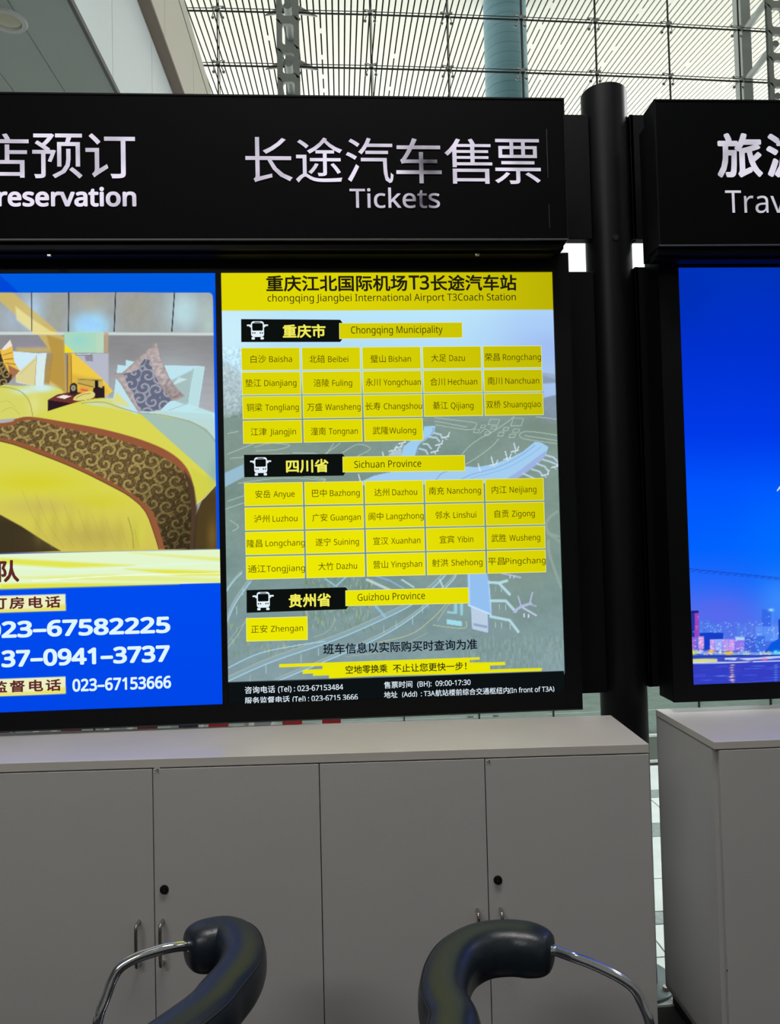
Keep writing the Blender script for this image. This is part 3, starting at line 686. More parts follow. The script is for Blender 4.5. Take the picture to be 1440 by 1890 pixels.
# cool triangle
P.poly([(256, 761), (300, 768), (350, 776), (382, 792), (400, 815), (401, 891)], (160, 190, 186), .92, 1.5); P.poly([(256, 761), (330, 768), (380, 790), (398, 812), (398, 780), (390, 764), (300, 758)], (182, 214, 214), .6, 3)
P.line([(255, 762), (300, 766), (350, 778), (382, 796), (399, 818)], 1.6, (140, 150, 150), .8, 4); P.line([(150, 744), (190, 742), (220, 752), (256, 762)], 1.4, (150, 145, 70), .8, 4)
P.blob(396, 870, 14, 30, (140, 176, 160), .7)
P.poly([(352, 862), (400, 894), (362, 930), (356, 900)], (206, 206, 70), .6, 4); P.line([(362, 930), (378, 918), (400, 893)], 1.2, (230, 226, 150), .9, 3)
# runner
run = sm([(-200, 795), (0, 781), (28, 773), (55, 769), (110, 777), (190, 792), (262, 812), (312, 834), (342, 860), (356, 892), (361, 940), (356, 1014)])+sm([(294, 1014), (284, 985), (268, 945), (240, 918), (205, 898), (140, 866), (70, 838), (0, 815), (-200, 780)])
P.poly(run, (150, 88, 58), 1, 1.2)
P.poly([(340, 868), (352, 885), (358, 900), (364, 940), (360, 1014), (340, 1014)], (62, 52, 40), .8, 4)
P.poly(sm([(-200, 798), (0, 788), (36, 777), (68, 776), (120, 790), (190, 804), (250, 822), (305, 846), (332, 866), (347, 895), (353, 950), (350, 1014)])+sm([(304, 1014), (296, 985), (284, 950), (262, 925), (215, 895), (150, 862), (80, 832), (0, 808), (-200, 790)]), (0, 0, 0),
    tex=lambda u, v, d: (swirl(u, v, (104, 82, 48), (178, 158, 92), 27, (52, 40, 34))*.72+swirl(u+9, v-5, (80, 62, 40), (160, 140, 84), 13.5, (60, 46, 36))*.28)*(1-.45*np.clip(((u-230)/130+(v-880)/140)/1.6, 0, 1))[:, None])
P.line([(-60, 818), (0, 814), (70, 837), (140, 865), (205, 897), (240, 917), (268, 944), (284, 984), (293, 1014)], 1.4, (60, 44, 30), .9, 3)
# right strip back to blue, cream band
P.poly([(393.3, 538), (402, 538), (412, 1016), (400.2, 1016), (398, 880)], (0, 78, 228), 1, .8)
P.poly([(-420, 1040), (0, 1023), (412, 1013.6), (413, 1075.5), (0, 1086.5), (-420, 1100)], (228, 246, 204))
for pts, a in (([(0, 1030), (110, 1036), (250, 1044), (120, 1048), (0, 1040)], .9), ([(230, 1050), (330, 1052), (412, 1055), (412, 1062), (330, 1062)], .95), ([(240, 1020), (412, 1030), (412, 1036), (320, 1028)], .6), ([(0, 1078), (120, 1076), (330, 1078), (0, 1088)], 1), ([(0, 1066), (200, 1060), (412, 1068), (412, 1076), (200, 1072)], .45)):
    P.poly(pts, (226, 228, 70), a, 5)
P.line([(60, 1072), (230, 1062), (412, 1058)], 2, (250, 255, 235), .8, 4); P.line([(0, 1046), (150, 1052), (300, 1042), (412, 1040)], 3, (225, 250, 225), .8, 4)
for (a, b, c, d) in ((1099.5, 1131.0, 1096.5, 1127.2), (1253.3, 1285.8, 1248.8, 1280.2)):
    P.poly([(-60, a+2), (120.6, c), (121, d), (-60, b+2)], (236, 240, 190), 1, .7); P.poly([(-60, b-6), (60, d-3), (121, d-12), (121, d), (-60, b+2)], (232, 222, 90), .8, 4)
P.build('hotel_picture', M_print, L, .002)
MB().box(XL, BL, .0022, .006, zb, zt).build('screen', M_lock, L)
K_maroon = ink('maroon', (96, 40, 44)); K_pale = ink('pale', (222, 246, 255)); K_black = ink('black', (30, 28, 12)); K_navyb = ink('blueblack', (14, 22, 40)); K_yel = ink('yellow', (240, 236, 90)); K_white = ink('white', (226, 240, 250)); K_tag = ink('tag', (10, 14, 12))
text(FL, L, '队', -3, 36, 1055, 39, K_maroon, bold=.03)
text(FL, L, '订房电话', -15, 112, 1114.5, 21, K_maroon, bold=.030, sp=1.25, vR=1111)
text(FL, L, '监督电话', -15, 113, 1268.5, 21, K_maroon, bold=.030, sp=1.25, vR=1264.5)
text(FL, L, '023–67582225', -26, 314.5, 1163.5, 31, K_pale, bold=.042, ref='8', vR=1152.5)
text(FL, L, '37–0941–3737', 3, 313.5, 1218, 31.5, K_pale, bold=.042, ref='8', vR=1204)
text(FL, L, '023–67153666', 134, 316, 1265, 23.5, K_pale, bold=.034, ref='8', vR=1258.5)

# coach station picture
P = Paint(FL, SLx, SR, zb-.004, zt+.004, .0026)
P.grad([(573, (188, 230, 250)), (640, (180, 222, 248)), (700, (176, 205, 222)), (735, (140, 165, 158)), (780, (126, 148, 140)), (950, (126, 150, 142)), (1100, (124, 150, 150)), (1260, (132, 156, 162))])
P.blob(420, 620, 90, 90, (206, 240, 252), .9); P.blob(1020, 640, 130, 80, (158, 186, 240), .9); P.blob(1000, 590, 100, 40, (170, 205, 250), .7)
P.poly([(408, 665), (446, 690), (446, 760), (412, 768)], (176, 196, 202), .9, 12); P.noise([(408, 640), (450, 770)], 3, 3, 60, seed=21)
P.poly([(1000, 690), (1035, 700), (1040, 780), (1000, 780)], (130, 146, 170), .8, 8); P.poly([(1002, 708), (1030, 706), (1030, 728), (1004, 734)], (170, 200, 245), .9, 3); P.line([(1000, 690), (1034, 694)], 6, (150, 170, 200), .7)
P.noise([(408, 740), (1045, 1262)], 60, 40, 16, seed=2); P.noise([(408, 740), (1045, 1262)], 7, 5, 9, seed=3)
P.blob(990, 790, 60, 30, (120, 138, 128), .7); P.blob(960, 1000, 90, 150, (130, 148, 134), .7)
P.blob(500, 850, 90, 40, (138, 154, 140), .6)
tl = (178, 200, 186)
for pts in ([(470, 825), (500, 818), (535, 822), (510, 830), (472, 832)], [(560, 850), (585, 838), (540, 836)], [(600, 838), (628, 818)], [(632, 836), (660, 820), (684, 828), (660, 842)], [(616, 818), (600, 842)], [(420, 838), (470, 818)], [(425, 846), (520, 838), (560, 848)], [(440, 892), (520, 882), (600, 886)], [(560, 878), (600, 884), (590, 892)],
            [(420, 800), (440, 796)], [(424, 960), (440, 972), (430, 980)], [(420, 925), (450, 915)], [(415, 940), (450, 928)],
            [(803, 771), (870, 779), (880, 783), (866, 793), (805, 784)], [(803, 777), (862, 788)], [(1041, 820), (965, 809), (972, 796), (1041, 805)], [(1041, 815), (970, 804)], [(1041, 775), (990, 769)],
            [(852, 840), (866, 824), (888, 808), (900, 803)], [(860, 857), (890, 838), (912, 820), (920, 810)], [(905, 800), (935, 780), (950, 768)], [(886, 800), (896, 792), (906, 798), (898, 802)]):
    P.line(pts, 1.5, tl, .85, 5)
for cx, cy, w_, h_ in ((912, 779, 22, 10), (955, 779, 24, 14), (892, 787, 10, 5), (880, 795, 12, 6), (912, 789, 12, 5), (934, 792, 11, 6), (925, 801, 12, 7), (953, 795, 14, 6), (946, 804, 13, 6), (900, 800, 11, 6)):
    w2, h2 = w_/2, h_/2; P.line([(cx-w2*.6, cy-h2), (cx+w2, cy-h2), (cx+w2*.6, cy+h2), (cx-w2, cy+h2), (cx-w2*.6, cy-h2)], 1.3, tl, .9)
P.poly([(414, 873), (449, 857), (451, 880), (415, 899)], (152, 188, 208), 1, 2)
# terminals
tb = (164, 206, 240)
P.poly([(655, 894), (690, 878), (735, 868), (858, 861), (883, 862), (912, 856), (941, 846), (966, 833), (988, 815), (1000, 817), (1013, 825), (1008, 838), (994, 853), (970, 871), (952, 884), (900, 892), (655, 896)], tb)
P.poly([(925, 890), (960, 868), (990, 845), (1008, 832), (1009, 840), (994, 856), (970, 874), (945, 890)], (156, 176, 222), .9, 1.5)
P.line([(850, 886), (870, 876), (920, 862), (960, 842), (988, 822)], 1.6, (132, 168, 226), .9, 4); P.line([(805, 886), (815, 874), (828, 869)], 1.5, (120, 160, 220), .9, 3); P.line([(870, 882), (930, 866), (975, 842), (1000, 824)], 1.4, (140, 180, 236), .9, 4)
P.poly([(741, 842), (745, 824), (760, 812), (772, 806), (781, 800), (783, 787), (804, 786), (801, 800), (786, 812), (772, 822), (766, 842)], (160, 206, 240)); P.line([(800, 790), (796, 802), (776, 818), (770, 838)], 2, (130, 165, 215), .8, 4)
gl = (190, 214, 232)
for pts in ([(802, 799), (814, 802), (816, 808)], [(792, 806), (806, 808), (812, 815)], [(782, 819), (790, 820), (796, 828)], [(775, 828), (786, 831), (790, 838)], [(1008, 840), (1022, 844), (1030, 852)], [(1002, 848), (1016, 852), (1030, 858)], [(992, 856), (1006, 861), (1012, 869)], [(982, 866), (996, 870), (1002, 878)], [(966, 874), (980, 880), (988, 884)]):
    P.line(pts, 3, gl, .95)
for x, y in ((822, 807), (810, 821), (802, 834), (1024, 862), (1006, 877), (950, 833), (936, 847), (911, 858), (735, 826), (742, 818), (724, 832)):
    P.line([(x-6, y+1), (x+7, y-2)], 2.2, (208, 226, 240)); P.line([(x+5, y-2), (x+8, y-9)], 1.8, (214, 232, 244)); P.line([(x-2, y-1), (x+3, y+4)], 1.4, (204, 222, 236))
for x, y in ((949, 818), (933, 833), (907, 843), (883, 856), (706, 834), (662, 876)): P.line([(x, y), (x+4, y+14)], 2, (206, 232, 244))
P.poly([(720, 836), (742, 826), (742, 842), (716, 842)], (196, 220, 236), .7, 3)
# lower right terminal
P.poly([(869, 1120), (901, 1130), (901, 1168), (872, 1161)], (188, 206, 228)); P.poly([(874, 1150), (900, 1155), (900, 1160), (875, 1155)], (140, 165, 190), .9); P.line([(870, 1120), (871, 1162)], 1, (120, 150, 200)); P.line([(901, 1128), (902, 1168)], 1.2, (120, 150, 200))
P.poly([(863, 1058), (900, 1058), (906, 1100), (907, 1136), (900, 1131), (865, 1119)], (148, 192, 240)); P.line([(865, 1117), (906, 1134)], 3, (196, 228, 250)); P.line([(866, 1060), (867, 1116)], 1.6, (190, 222, 250)); P.line([(902, 1072), (907, 1130)], 2.2, (176, 208, 250))
for pts in ([(904, 1075), (922, 1076), (936, 1072)], [(922, 1077), (941, 1097)], [(906, 1109), (934, 1109), (952, 1129)], [(906, 1138), (941, 1145), (957, 1166)]): P.line(pts, 5, (184, 220, 230), .95, soft=1)
for x, y in ((926, 1084), (915, 1084), (934, 1118), (922, 1118), (942, 1154), (926, 1152), (915, 1150)): P.line([(x, y-2), (x, y+8)], 1.1, (190, 214, 220), .8)
pc_ = (176, 186, 218)
P.line([(950, 1129), (962, 1120), (980, 1114)], 5, pc_, 1, 3); P.line([(962, 1118), (957, 1101)], 2.6, pc_); P.line([(966, 1122), (990, 1136)], 3, (196, 206, 228)); P.line([(978, 1115), (983, 1094)], 3, pc_); P.line([(980, 1116), (990, 1119)], 2, pc_); P.line([(968, 1133), (968, 1138)], 2.4, (220, 225, 240)); P.line([(976, 1135), (976, 1139)], 2.4, (220, 225, 240))
P.line([(926, 1058), (945, 1062), (961, 1066)], 3, pc_); P.line([(942, 1062), (942, 1067)], 2.4, (200, 210, 230)); P.line([(950, 1063), (949, 1067)], 2.2, (200, 210, 230))
P.poly([(825, 1143), (853, 1147), (853, 1156), (825, 1152)], (160, 220, 236)); P.poly([(838, 1114), (844, 1114), (844, 1133), (838, 1133)], (150, 206, 222)); P.poly([(849, 1113), (855, 1113), (855, 1136), (850, 1136)], (150, 206, 222)); P.poly([(826, 1128), (838, 1129), (838, 1133), (826, 1132)], (150, 206, 222))
P.line([(808, 1146), (826, 1118), (836, 1112)], 1.3, tl, .8); P.line([(800, 1154), (850, 1160), (862, 1156), (860, 1148)], 1.3, (190, 206, 160), .9, 3)
P.line([(1029, 944), (1015, 955), (1008, 970), (1014, 984), (1030, 990)], 5, (148, 168, 158), .8, 4); P.line([(1013, 998), (1014, 1020), (1022, 1045), (1036, 1085)], 5, (148, 168, 158), .8, 4); P.line([(1012, 985), (1034, 1000)], 4, (148, 168, 158), .7)
# woods and roads
for k in range(420):
    x = rng.uniform(835, 1042); y = rng.uniform(1180, 1238); h_ = rng.uniform(4, 12); P.line([(x, y), (x, y-h_)], 2.4, (118, 148, 142) if k % 2 else (146, 170, 166), .5)
for k in range(260):
    x = rng.uniform(560, 690); y = rng.uniform(1120, 1165) if k % 2 else rng.uniform(1060, 1100); h_ = rng.uniform(4, 12); P.line([(x, y), (x+rng.uniform(-2, 2), y-h_)], 2.6, (110, 140, 118) if k % 3 else (168, 186, 150), .5)
for k in range(120):
    x = rng.uniform(420, 560); y = rng.uniform(1150, 1215); h_ = rng.uniform(3, 9); P.line([(x, y), (x, y-h_)], 2.8, (120, 146, 118) if k % 3 else (172, 184, 140), .45)
rd = (140, 168, 178); re = (170, 216, 236)
def road(pts, wd, c=rd, e=re, mid=(186, 190, 160)):
    P.line(pts, wd, c, .95, 6); off = wd/2
    P.line([(x, y-off) for x, y in pts], 1.4, mid, .7, 6); P.line([(x, y+off) for x, y in pts], 1.8, e, .95, 6)
road([(415, 1256), (500, 1218), (616, 1178), (700, 1142), (760, 1112), (800, 1080), (822, 1058)], 9)
road([(508, 1256), (600, 1218), (700, 1174), (770, 1130), (830, 1075), (842, 1058)], 6)
P.line([(415, 1236), (479, 1206), (557, 1190), (600, 1184)], 1.8, re, .95, 6)
P.line([(700, 1186), (760, 1170), (800, 1140), (826, 1112)], 1.5, (206, 200, 150), .8, 6); P.line([(640, 1212), (720, 1200), (790, 1168)], 1.2, (190, 196, 160), .6, 6)
road([(416, 1150), (434, 1110), (462, 1070)], 8); road([(416, 1092), (432, 1070), (446, 1056)], 4); P.line([(417, 1200), (440, 1170), (456, 1140)], 1.6, (168, 190, 180), .8, 4); P.line([(420, 1186), (440, 1160), (452, 1150)], 1.4, (150, 180, 190), .8, 4)
P.line([(600, 1068), (620, 1082), (640, 1064)], 3, (150, 200, 222), .9); P.line([(678, 1070), (700, 1080), (735, 1096)], 5, (196, 214, 214), .9); P.line([(690, 1062), (720, 1072), (745, 1086)], 3, (140, 180, 214), .9)
P.line([(693, 1118), (702, 1128), (712, 1140)], 5, (150, 196, 220), .8); P.line([(618, 1135), (616, 1150), (604, 1166), (580, 1176)], 1.2, (176, 190, 160), .8, 5)
for x, y in ((491, 1228), (462, 1246), (556, 1208), (588, 1196), (709, 1154), (732, 1146), (762, 1138), (780, 1118), (791, 1108), (448, 1085), (437, 1120)): P.line([(x, y), (x, y+14)], 1.3, (176, 208, 224), .8)
for (x0, x1) in ((742, 764), (812, 818)): P.line([(x0, 1070), (x1, 1084)], 3, (190, 220, 226), .9)
# bands
P.poly([(400, 498), (1026, 498), (1023, 571.3), (400, 573.3)], (0, 0, 0), 1, .8, tex=lambda u, v, d: np.stack([224-40*np.clip((u-520)/520, 0, 1)**1.5, 216-40*np.clip((u-520)/520, 0, 1)**1.5, 4+0*u], -1))  # header yellow dims rightwards: screen viewing-angle falloff put into the colour
P.poly([(408, 1260), (1041, 1238.5), (1060, 1300), (400, 1310)], (12, 17, 19), 1, .8)
band = [(515, 1226.4), (886, 1213.6), (886.3, 1218), (867, 1218.8), (867, 1223.2), (932.5, 1221.6), (932.8, 1227.3), (904.5, 1228.4), (904.8, 1236.2), (1000, 1233.2), (1000.3, 1238.9), (700, 1248), (607, 1252), (607, 1246.6), (578, 1247.8), (578, 1243), (559, 1243.6), (559, 1237), (595.5, 1235), (595.5, 1229), (515, 1231.8)]
P.poly(band, (234, 230, 6), 1, .6)
P.build('airport_picture', M_print, L, .002)
MB().box(SLx, SR, .0022, .006, zb, zt).build('screen', M_lock, L)
YL = lambda u, v: [min(236, 214+26*np.clip((v-640)/420, 0, 1)-24*np.clip((u-700)/320, 0, 1)), min(232, 208+26*np.clip((v-640)/420, 0, 1)-24*np.clip((u-700)/320, 0, 1)), 4]  # label yellow, with the screen's viewing-angle falloff to the right painted in
def tagquad(pts): (u0, v0), (u1, v1) = pts[0], pts[2]; return (pts, YL(u0, (v0+v1)/2), YL(u1, (v0+v1)/2))
def grid(tlp, trp, blp, brp, nr, nc, skip, gx=5, gy=4.5):
    cells = []; A, B, D, E_ = [np.array(p, float) for p in (tlp, trp, blp, brp)]
    def q(s, t): a = A+(B-A)*s; b = D+(E_-D)*s; return a+(b-a)*t
    for r in range(nr):
        for c in range(nc):
            if (r, c) in skip: continue
            s0, s1 = c/nc, (c+1)/nc; t0, t1 = r/nr, (r+1)/nr
            ex, ey = gx/ (B-A)[0], gy/(D-A)[1]
            cells.append([tuple(q(s0, t0)), tuple(q(s1-ex, t0)), tuple(q(s1-ex, t1-ey)), tuple(q(s0, t1-ey))])
    return cells
# corner points include the gap after the last cell
ch = grid((446, 643), (1003.5, 638.8), (450, 822.5), (1009.5, 812.5), 4, 5, {(3, 3), (3, 4)})
sc_ = grid((451.5, 892.5), (1007.5, 883), (455.5, 1073.5), (1012.5, 1059.5), 4, 5, set())
gz = [[(455, 1141.7), (566.8, 1138.4), (567.3, 1180.2), (455.6, 1183.4)]]
tags = [[(627, 597.2), (852.6, 595.6), (853, 622.8), (627.3, 625)], [(633.2, 843.8), (857.2, 840.8), (857.8, 868.5), (633.6, 871)], [(638.5, 1090.6), (864, 1085), (864.8, 1112.8), (638.8, 1117.8)]]
def grow(q, a): cx = sum(p[0] for p in q)/4; cy = sum(p[1] for p in q)/4; return [(u+(a if u > cx else -a), v+(a if v > cy else -a)) for u, v in q]
allq = ch+sc_+gz+tags
pale = (232, 236, 150)
label_quads(FL, L, [(grow(q, .9), pale, pale) for q in allq], M_print, -.0002, 'label_border')
label_quads(FL, L, [tagquad(q) for q in allq], M_print, -.0006, 'printed_label')
for pts in ([(445, 588.8), (628, 590), (632.5, 596), (632.5, 625), (628, 631), (445.3, 631.2)], [(450.3, 839.4), (632.5, 837.7), (637.5, 843.5), (638, 871.5), (634, 877.8), (451, 880.8)], [(455, 1089.2), (638, 1084), (643, 1089.5), (643.5, 1118), (639.5, 1124.5), (455.3, 1131.2)]):
    label_quads(FL, L, [(pts, (12, 16, 14), (12, 16, 14))], M_print, .0008, 'header_plate')
# bus pictograms
def bus(u, v, dv):
    x0, z0 = FL.loc(u, v); sx = FL.loc(u+1, v+dv)[0]-x0; sz = FL.loc(u, v+1)[1]-z0; dzx = 0
    def rr(cx, cy, w_, h_, r, n=4):
        out = []
        for (ox, oy, a0) in ((w_/2-r, h_/2-r, 0), (-w_/2+r, h_/2-r, 90), (-w_/2+r, -h_/2+r, 180), (w_/2-r, -h_/2+r, 270)):
            for j in range(n+1): a = math.radians(a0+90*j/n); out.append((cx+ox+r*math.cos(a), cy+oy+r*math.sin(a)))
        return out
    wh, bk = MB(), MB()
    def put(b, pts, y): b.add([(x0+a*sx, y, z0+c*sz) for a, c in pts], (tuple(range(len(pts))),))
    put(wh, rr(0, -1, 24, 29, 5), -.0006)
    for s in (-1, 1):
        put(wh, rr(s*16, -8, 7.5, 3, 1.4), -.0006); put(wh, rr(s*13, -6.8, 3, 5, 1.2), -.0004); put(wh, rr(s*8.3, 16, 6, 4.4, 1.2), -.0006)
        put(bk, rr(s*5, 6.2, 2.6, 2.6, 1.25), -.0010); put(bk, rr(s*8.8, 6.2, 2.6, 2.6, 1.25), -.0010)
    put(bk, rr(0, -5, 19.5, 14, 2.2), -.0010); put(bk, rr(0, -13.6, 11.5, 1.6, .8), -.0010)
    wh.build('bus_pictogram', K_white, L, recalc=False); bk.build('bus_pictogram_detail', K_tag, L, recalc=False)
bus(475.5, 608.5, -.005); bus(481.3, 859.5, -.01); bus(486, 1108, -.02)
T = lambda *a, **k: text(FL, L, *a, **k)
T('重庆市', 522, 601, 611, 24, K_yel, y=-.0012, bold=.028, ref='重'); T('四川省', 528, 606.5, 859.6, 24, K_yel, y=-.0012, bold=.028, ref='重'); T('贵州省', 533, 611, 1107.5, 24, K_yel, y=-.0012, bold=.028, ref='重')
LATIN[0] = .93
T('重庆江北国际机场T3长途汽车站', 491.5, 953.5, 523, 28.5, K_black, bold=.024, ref='重', vR=521.8)
LATIN[0] = .80
T('chongqing Jiangbei International Airport T3Coach Station', 494, 952, 549.8, 13.2, K_black, bold=.002, ref='C', vR=548.8)
T('Chongqing Municipality', 648, 817, 609.6, 13.2, K_black, ref='C', vR=608); T('Sichuan Province', 654, 777.5, 857.2, 13, K_black, ref='C', vR=855.5); T('Guizhou Province', 660, 784.5, 1102.5, 13, K_black, ref='C', vR=1099.3)
cells = [('白沙 Baisha', 462.6, 539, 663), ('北碚 Beibei', 571, 643, 663), ('璧山 Bishan', 684, 758.5, 662.5), ('大足 Dazu', 796, 858, 661), ('荣昌 Rongchang', 894.7, 998.5, 659.3),
 ('垫江 Dianjiang', 453, 547.3, 707), ('涪陵 Fuling', 579, 650, 707), ('永川 Yongchuan', 675, 777, 705.5), ('合川 Hechuan', 794, 881, 704.7), ('南川 Nanchuan', 900, 995, 703),
 ('铜梁 Tongliang', 455.5, 551.6, 752), ('万盛 Wansheng', 567, 665.6, 751.3), ('长寿 Changshou', 674.4, 779, 749.8), ('綦江 Qijiang', 799, 874, 748.6), ('双桥 Shuangqiao', 897.6, 998, 746.5),
 ('江津 Jiangjin', 463, 546.4, 797), ('潼南 Tongnan', 574, 660.5, 796), ('武隆Wulong', 688, 768, 794.6),
 ('安岳 Anyue', 471.5, 544, 912), ('巴中 Bazhong', 576, 664, 910), ('达州 Dazhou', 691, 770, 908.5), ('南充 Nanchong', 792, 887.6, 905.7), ('内江 Neijiang', 907.7, 990, 903.7),
 ('泸州 Luzhou', 469, 549, 957.3), ('广安 Guangan', 576.6, 666, 955), ('阆中 Langzhong', 680.5, 782, 952.7), ('邻水 Linshui', 803, 879, 950.5), ('自贡 Zigong', 913, 987, 948),
 ('隆昌 Longchang', 456, 562.5, 1002.5), ('遂宁 Suining', 582.5, 662.6, 1000.2), ('宣汉 Xuanhan', 689, 776, 998), ('宜宾 Yibin', 811.4, 873.5, 995.6), ('武胜 Wusheng', 907, 997, 992.6),
 ('通江Tongjiang', 458, 563, 1049.3), ('大竹 Dazhu', 587.7, 659, 1045), ('营山 Yingshan', 689, 779, 1041.5), ('射洪 Shehong', 797.4, 890.5, 1038.3), ('平昌Pingchang', 900.6, 1007, 1035.2), ('正安 Zhengan', 463.7, 559.4, 1160.3)]
K_brown = ink('brown', (72, 62, 6))
for s, a, b, v in cells: sl = .004+(v-640)*.00006; T(s, a, b, v+(b-a)*sl/2, 13.6, K_brown, bold=.0, vR=v-(b-a)*sl/2)
T('班车信息以实际购买时查询为准', 596.5, 881, 1197.4, 18.6, K_navyb, bold=.018, vR=1190.4)
T('空地零换乘', 638, 715.2, 1236.4, 14.6, K_black, bold=.013, vR=1234); T('不止让您更快一步！', 725.4, 861, 1233.8, 14.6, K_black, bold=.013, vR=1229.4)
T('咨询电话 (Tel) : 023-67153484', 452, 633.5, 1273.4, 13, K_white, bold=.01, vR=1267.5, ref='询'); T('服务监督电话 (Tel) : 023-6715 3666', 452, 660.5, 1293.5, 13, K_white, bold=.01, vR=1285.5, ref='询')
T('售票时间  (BH):  09:00-17:30', 709, 868.5, 1264, 12.6, K_white, bold=.01, vR=1259, ref='询'); T('地址  (Add)  : T3A航站楼前综合交通枢纽内(In front of T3A)', 709, 1023, 1281.6, 12.0, K_white, bold=.008, vR=1271.6, ref='询')

# =================================================================== SIGN BOXES
FS = Frame(2.4, -.0017)
ZST, ZSB = 1.4163+EYE, .9467+EYE; XSR = .7517
def signbox(fr, x0, x1, zlo, zhi, label, name):
    S = fr.root(name, label=label, cat='sign')
    MB().box(x0, x1, 0, .085, zlo, zhi).build('case', M_blackgloss, S, bevel=.002)
    MB().box(x0+.006, x1-.006, -.004, .0005, zlo+.006, zhi-.006).build('face_panel', M_face, S)
    e = MB().box(x0, x1, -.006, 0, zhi-.005, zhi).box(x0, x0+.005, -.006, 0, zlo, zhi).box(x1-.005, x1, -.006, 0, zlo, zhi); e.build('edge_frame', M_black, S)
    MB().box(x0, x1, -.007, -.001, zlo, zlo+.0045).build('edge_strip', M_trim, S)
    # stepped under-trim
    MB().box(x0+.004, x1-.012, .012, .08, zlo-.022, zlo-.001).build('lower_trim', M_black, S)
    MB().box(x0, x1-.036, .034, .075, zlo-.031, zlo-.022).build('lower_trim', M_black, S)
    return S
S = signbox(FS, -1.56, XSR, ZSB, ZST, 'long black fascia sign with hotel reservation and coach ticket lettering', 'fascia_sign')
def sx_(u, v): return FS.loc(u, v)
dimp = []
for u, v, r, lo in ((793, 303, .115, .08), (783, 372, .085, .06), (800, 400, .03, .8)):
    x, z = FS.loc(u, v); q = FS.o+FS.x*x; dimp.append(((q.x, q.y, z), r, lo))
K_sign = emit('sign_white', (234, 226, 244), 1.0, dim=dimp)
K_signb = emit('sign_white_right', (222, 218, 232), 1.0, wave=True)
def chars(fr, root, items, vm, h, m, bold, ref='国', **k):
    for s, a, b in items: text(fr, root, s, a, b, vm(.5*(a+b)), h, m, y=-.006, bold=bold, name='character', fitbox=True, **k)
chars(FS, S, [('店', -38, 54.5), ('预', 61, 153), ('订', 159, 250.5)], lambda u: 289.5, 82.5, K_sign, .006)
chars(FS, S, [('长', 453.5, 540), ('途', 546, 632), ('汽', 638.5, 725.5), ('车', 731, 814.5), ('售', 820.5, 908), ('票', 912.5, 997)], lambda u: 296+(u-450)*.0075, 83, K_sign, .002)
def word(fr, root, s, uL, uR, v, h, m, bold, ref):       # one part per letter
    V, _ = glyphs(s, bold); a, b = V[:, 0].min(), V[:, 0].max(); k = (uR-uL)/(b-a)
    for i, c in enumerate(s):
        if c == ' ': continue
        W, _ = glyphs(s[:i+1], bold); Wc, _ = glyphs(c, bold); r = W[:, 0].max(); wd = Wc[:, 0].max()-Wc[:, 0].min()
        text(fr, root, c, uL+(r-wd-a)*k, uL+(r-a)*k, v, h, m, y=-.006, bold=bold, ref=ref, name='letter')
word(FS, S, 'reservation', -3, 252.5, 365, 35, K_sign, .034, 'H')
word(FS, S, 'Tickets', 645.5, 811.5, 367.5, 35, K_sign, .010, 'H')
x, z0_ = FS.loc(1008, 240); _, z1_ = FS.loc(1008, 330); _, z2_ = FS.loc(1009, 378); _, z3_ = FS.loc(1009, 422)
MB().box(x-.0006, x+.0006, -.0062, -.004, z1_, z0_).box(x, x+.0008, -.0062, -.004, z3_, z2_).build('face_joint', M_trim, S)
xj = FS.loc(85, 440)[0]; xk = FS.loc(884, 440)[0]
for x in (xj, xk): MB().box(x-.008, x+.006, .024, .034, ZSB-.039, ZSB-.032).build('clip', M_steel, S, bevel=.002)
MB().box(-1.58, HR-.02, -.0085, -.006, HT-.005, HT-.001).build('top_strip', mat('brown_edge', (96, 88, 82), .5), L)

FRS = Frame(2.4, -.0102)
ZT2, ZB2 = 1.4102+EYE, .9225+EYE
R_ = signbox(FRS, 1.0481, 2.3, ZB2, ZT2, 'black fascia sign with travel lettering at the right edge', 'fascia_sign')
chars(FRS, R_, [('旅', 1322, 1405.5), ('游', 1413, 1497)], lambda u: 288.5, 82, K_signb, .026)
word(FRS, R_, 'Travel', 1337.5, 1489, 373.5, 41, K_signb, .0, 'H')
MB().box(1.058, 1.075, .03, .15, ZB2-.003, ZT2-.035).build('rear_rail', M_blackgloss, R_)

# right lightbox
FR = Frame(2.5, -.0032)
zrt, zrb = .8915+EYE, -.5239+EYE; rl = 1.1598; rfl = 1.0905; RB = -.5797+EYE
RX = 2.27
Rb = FR.root('display_light_box', label='black light box with a blue night city picture at the right edge', cat='light box')
RT2 = zrt+.055
MB().box(rfl, RX+.06, .006, .112, RB, RT2).build('housing', M_black, Rb, bevel=.002)
MB().box(rfl, RX+.06, -.006, .006, RB, zrb).box(rfl, RX+.06, -.006, .006, zrt, RT2).box(rfl, rl, -.006, .006, zrb, zrt).box(RX, RX+.06, -.006, .006, zrb, zrt).build('bezel', M_black, Rb)
P = Paint(FR, rl, RX, zrb-.003, zrt+.003, .0029)
P.grad([(494, (0, 50, 184)), (640, (0, 48, 206)), (800, (0, 58, 232)), (900, (0, 84, 252)), (1010, (0, 98, 255)), (1070, (34, 104, 250)), (1130, (78, 112, 240)), (1180, (84, 116, 236)), (1225, (50, 70, 205)), (1265, (44, 60, 196))])
P.blob(1440, 1010, 90, 120, (0, 110, 255), .7); P.blob(1440, 1110, 50, 60, (60, 150, 255), .7); P.blob(1330, 1130, 70, 40, (92, 100, 235), .6); P.blob(1265, 540, 60, 80, (0, 46, 178), .6)
P.line([(1240, 1047), (1271, 1050), (1440, 1067), (1700, 1100)], 1.4, (20, 60, 170), .9); P.line([(1240, 1051), (1271, 1054), (1440, 1070), (1700, 1104)], 1.0, (30, 70, 190), .8)
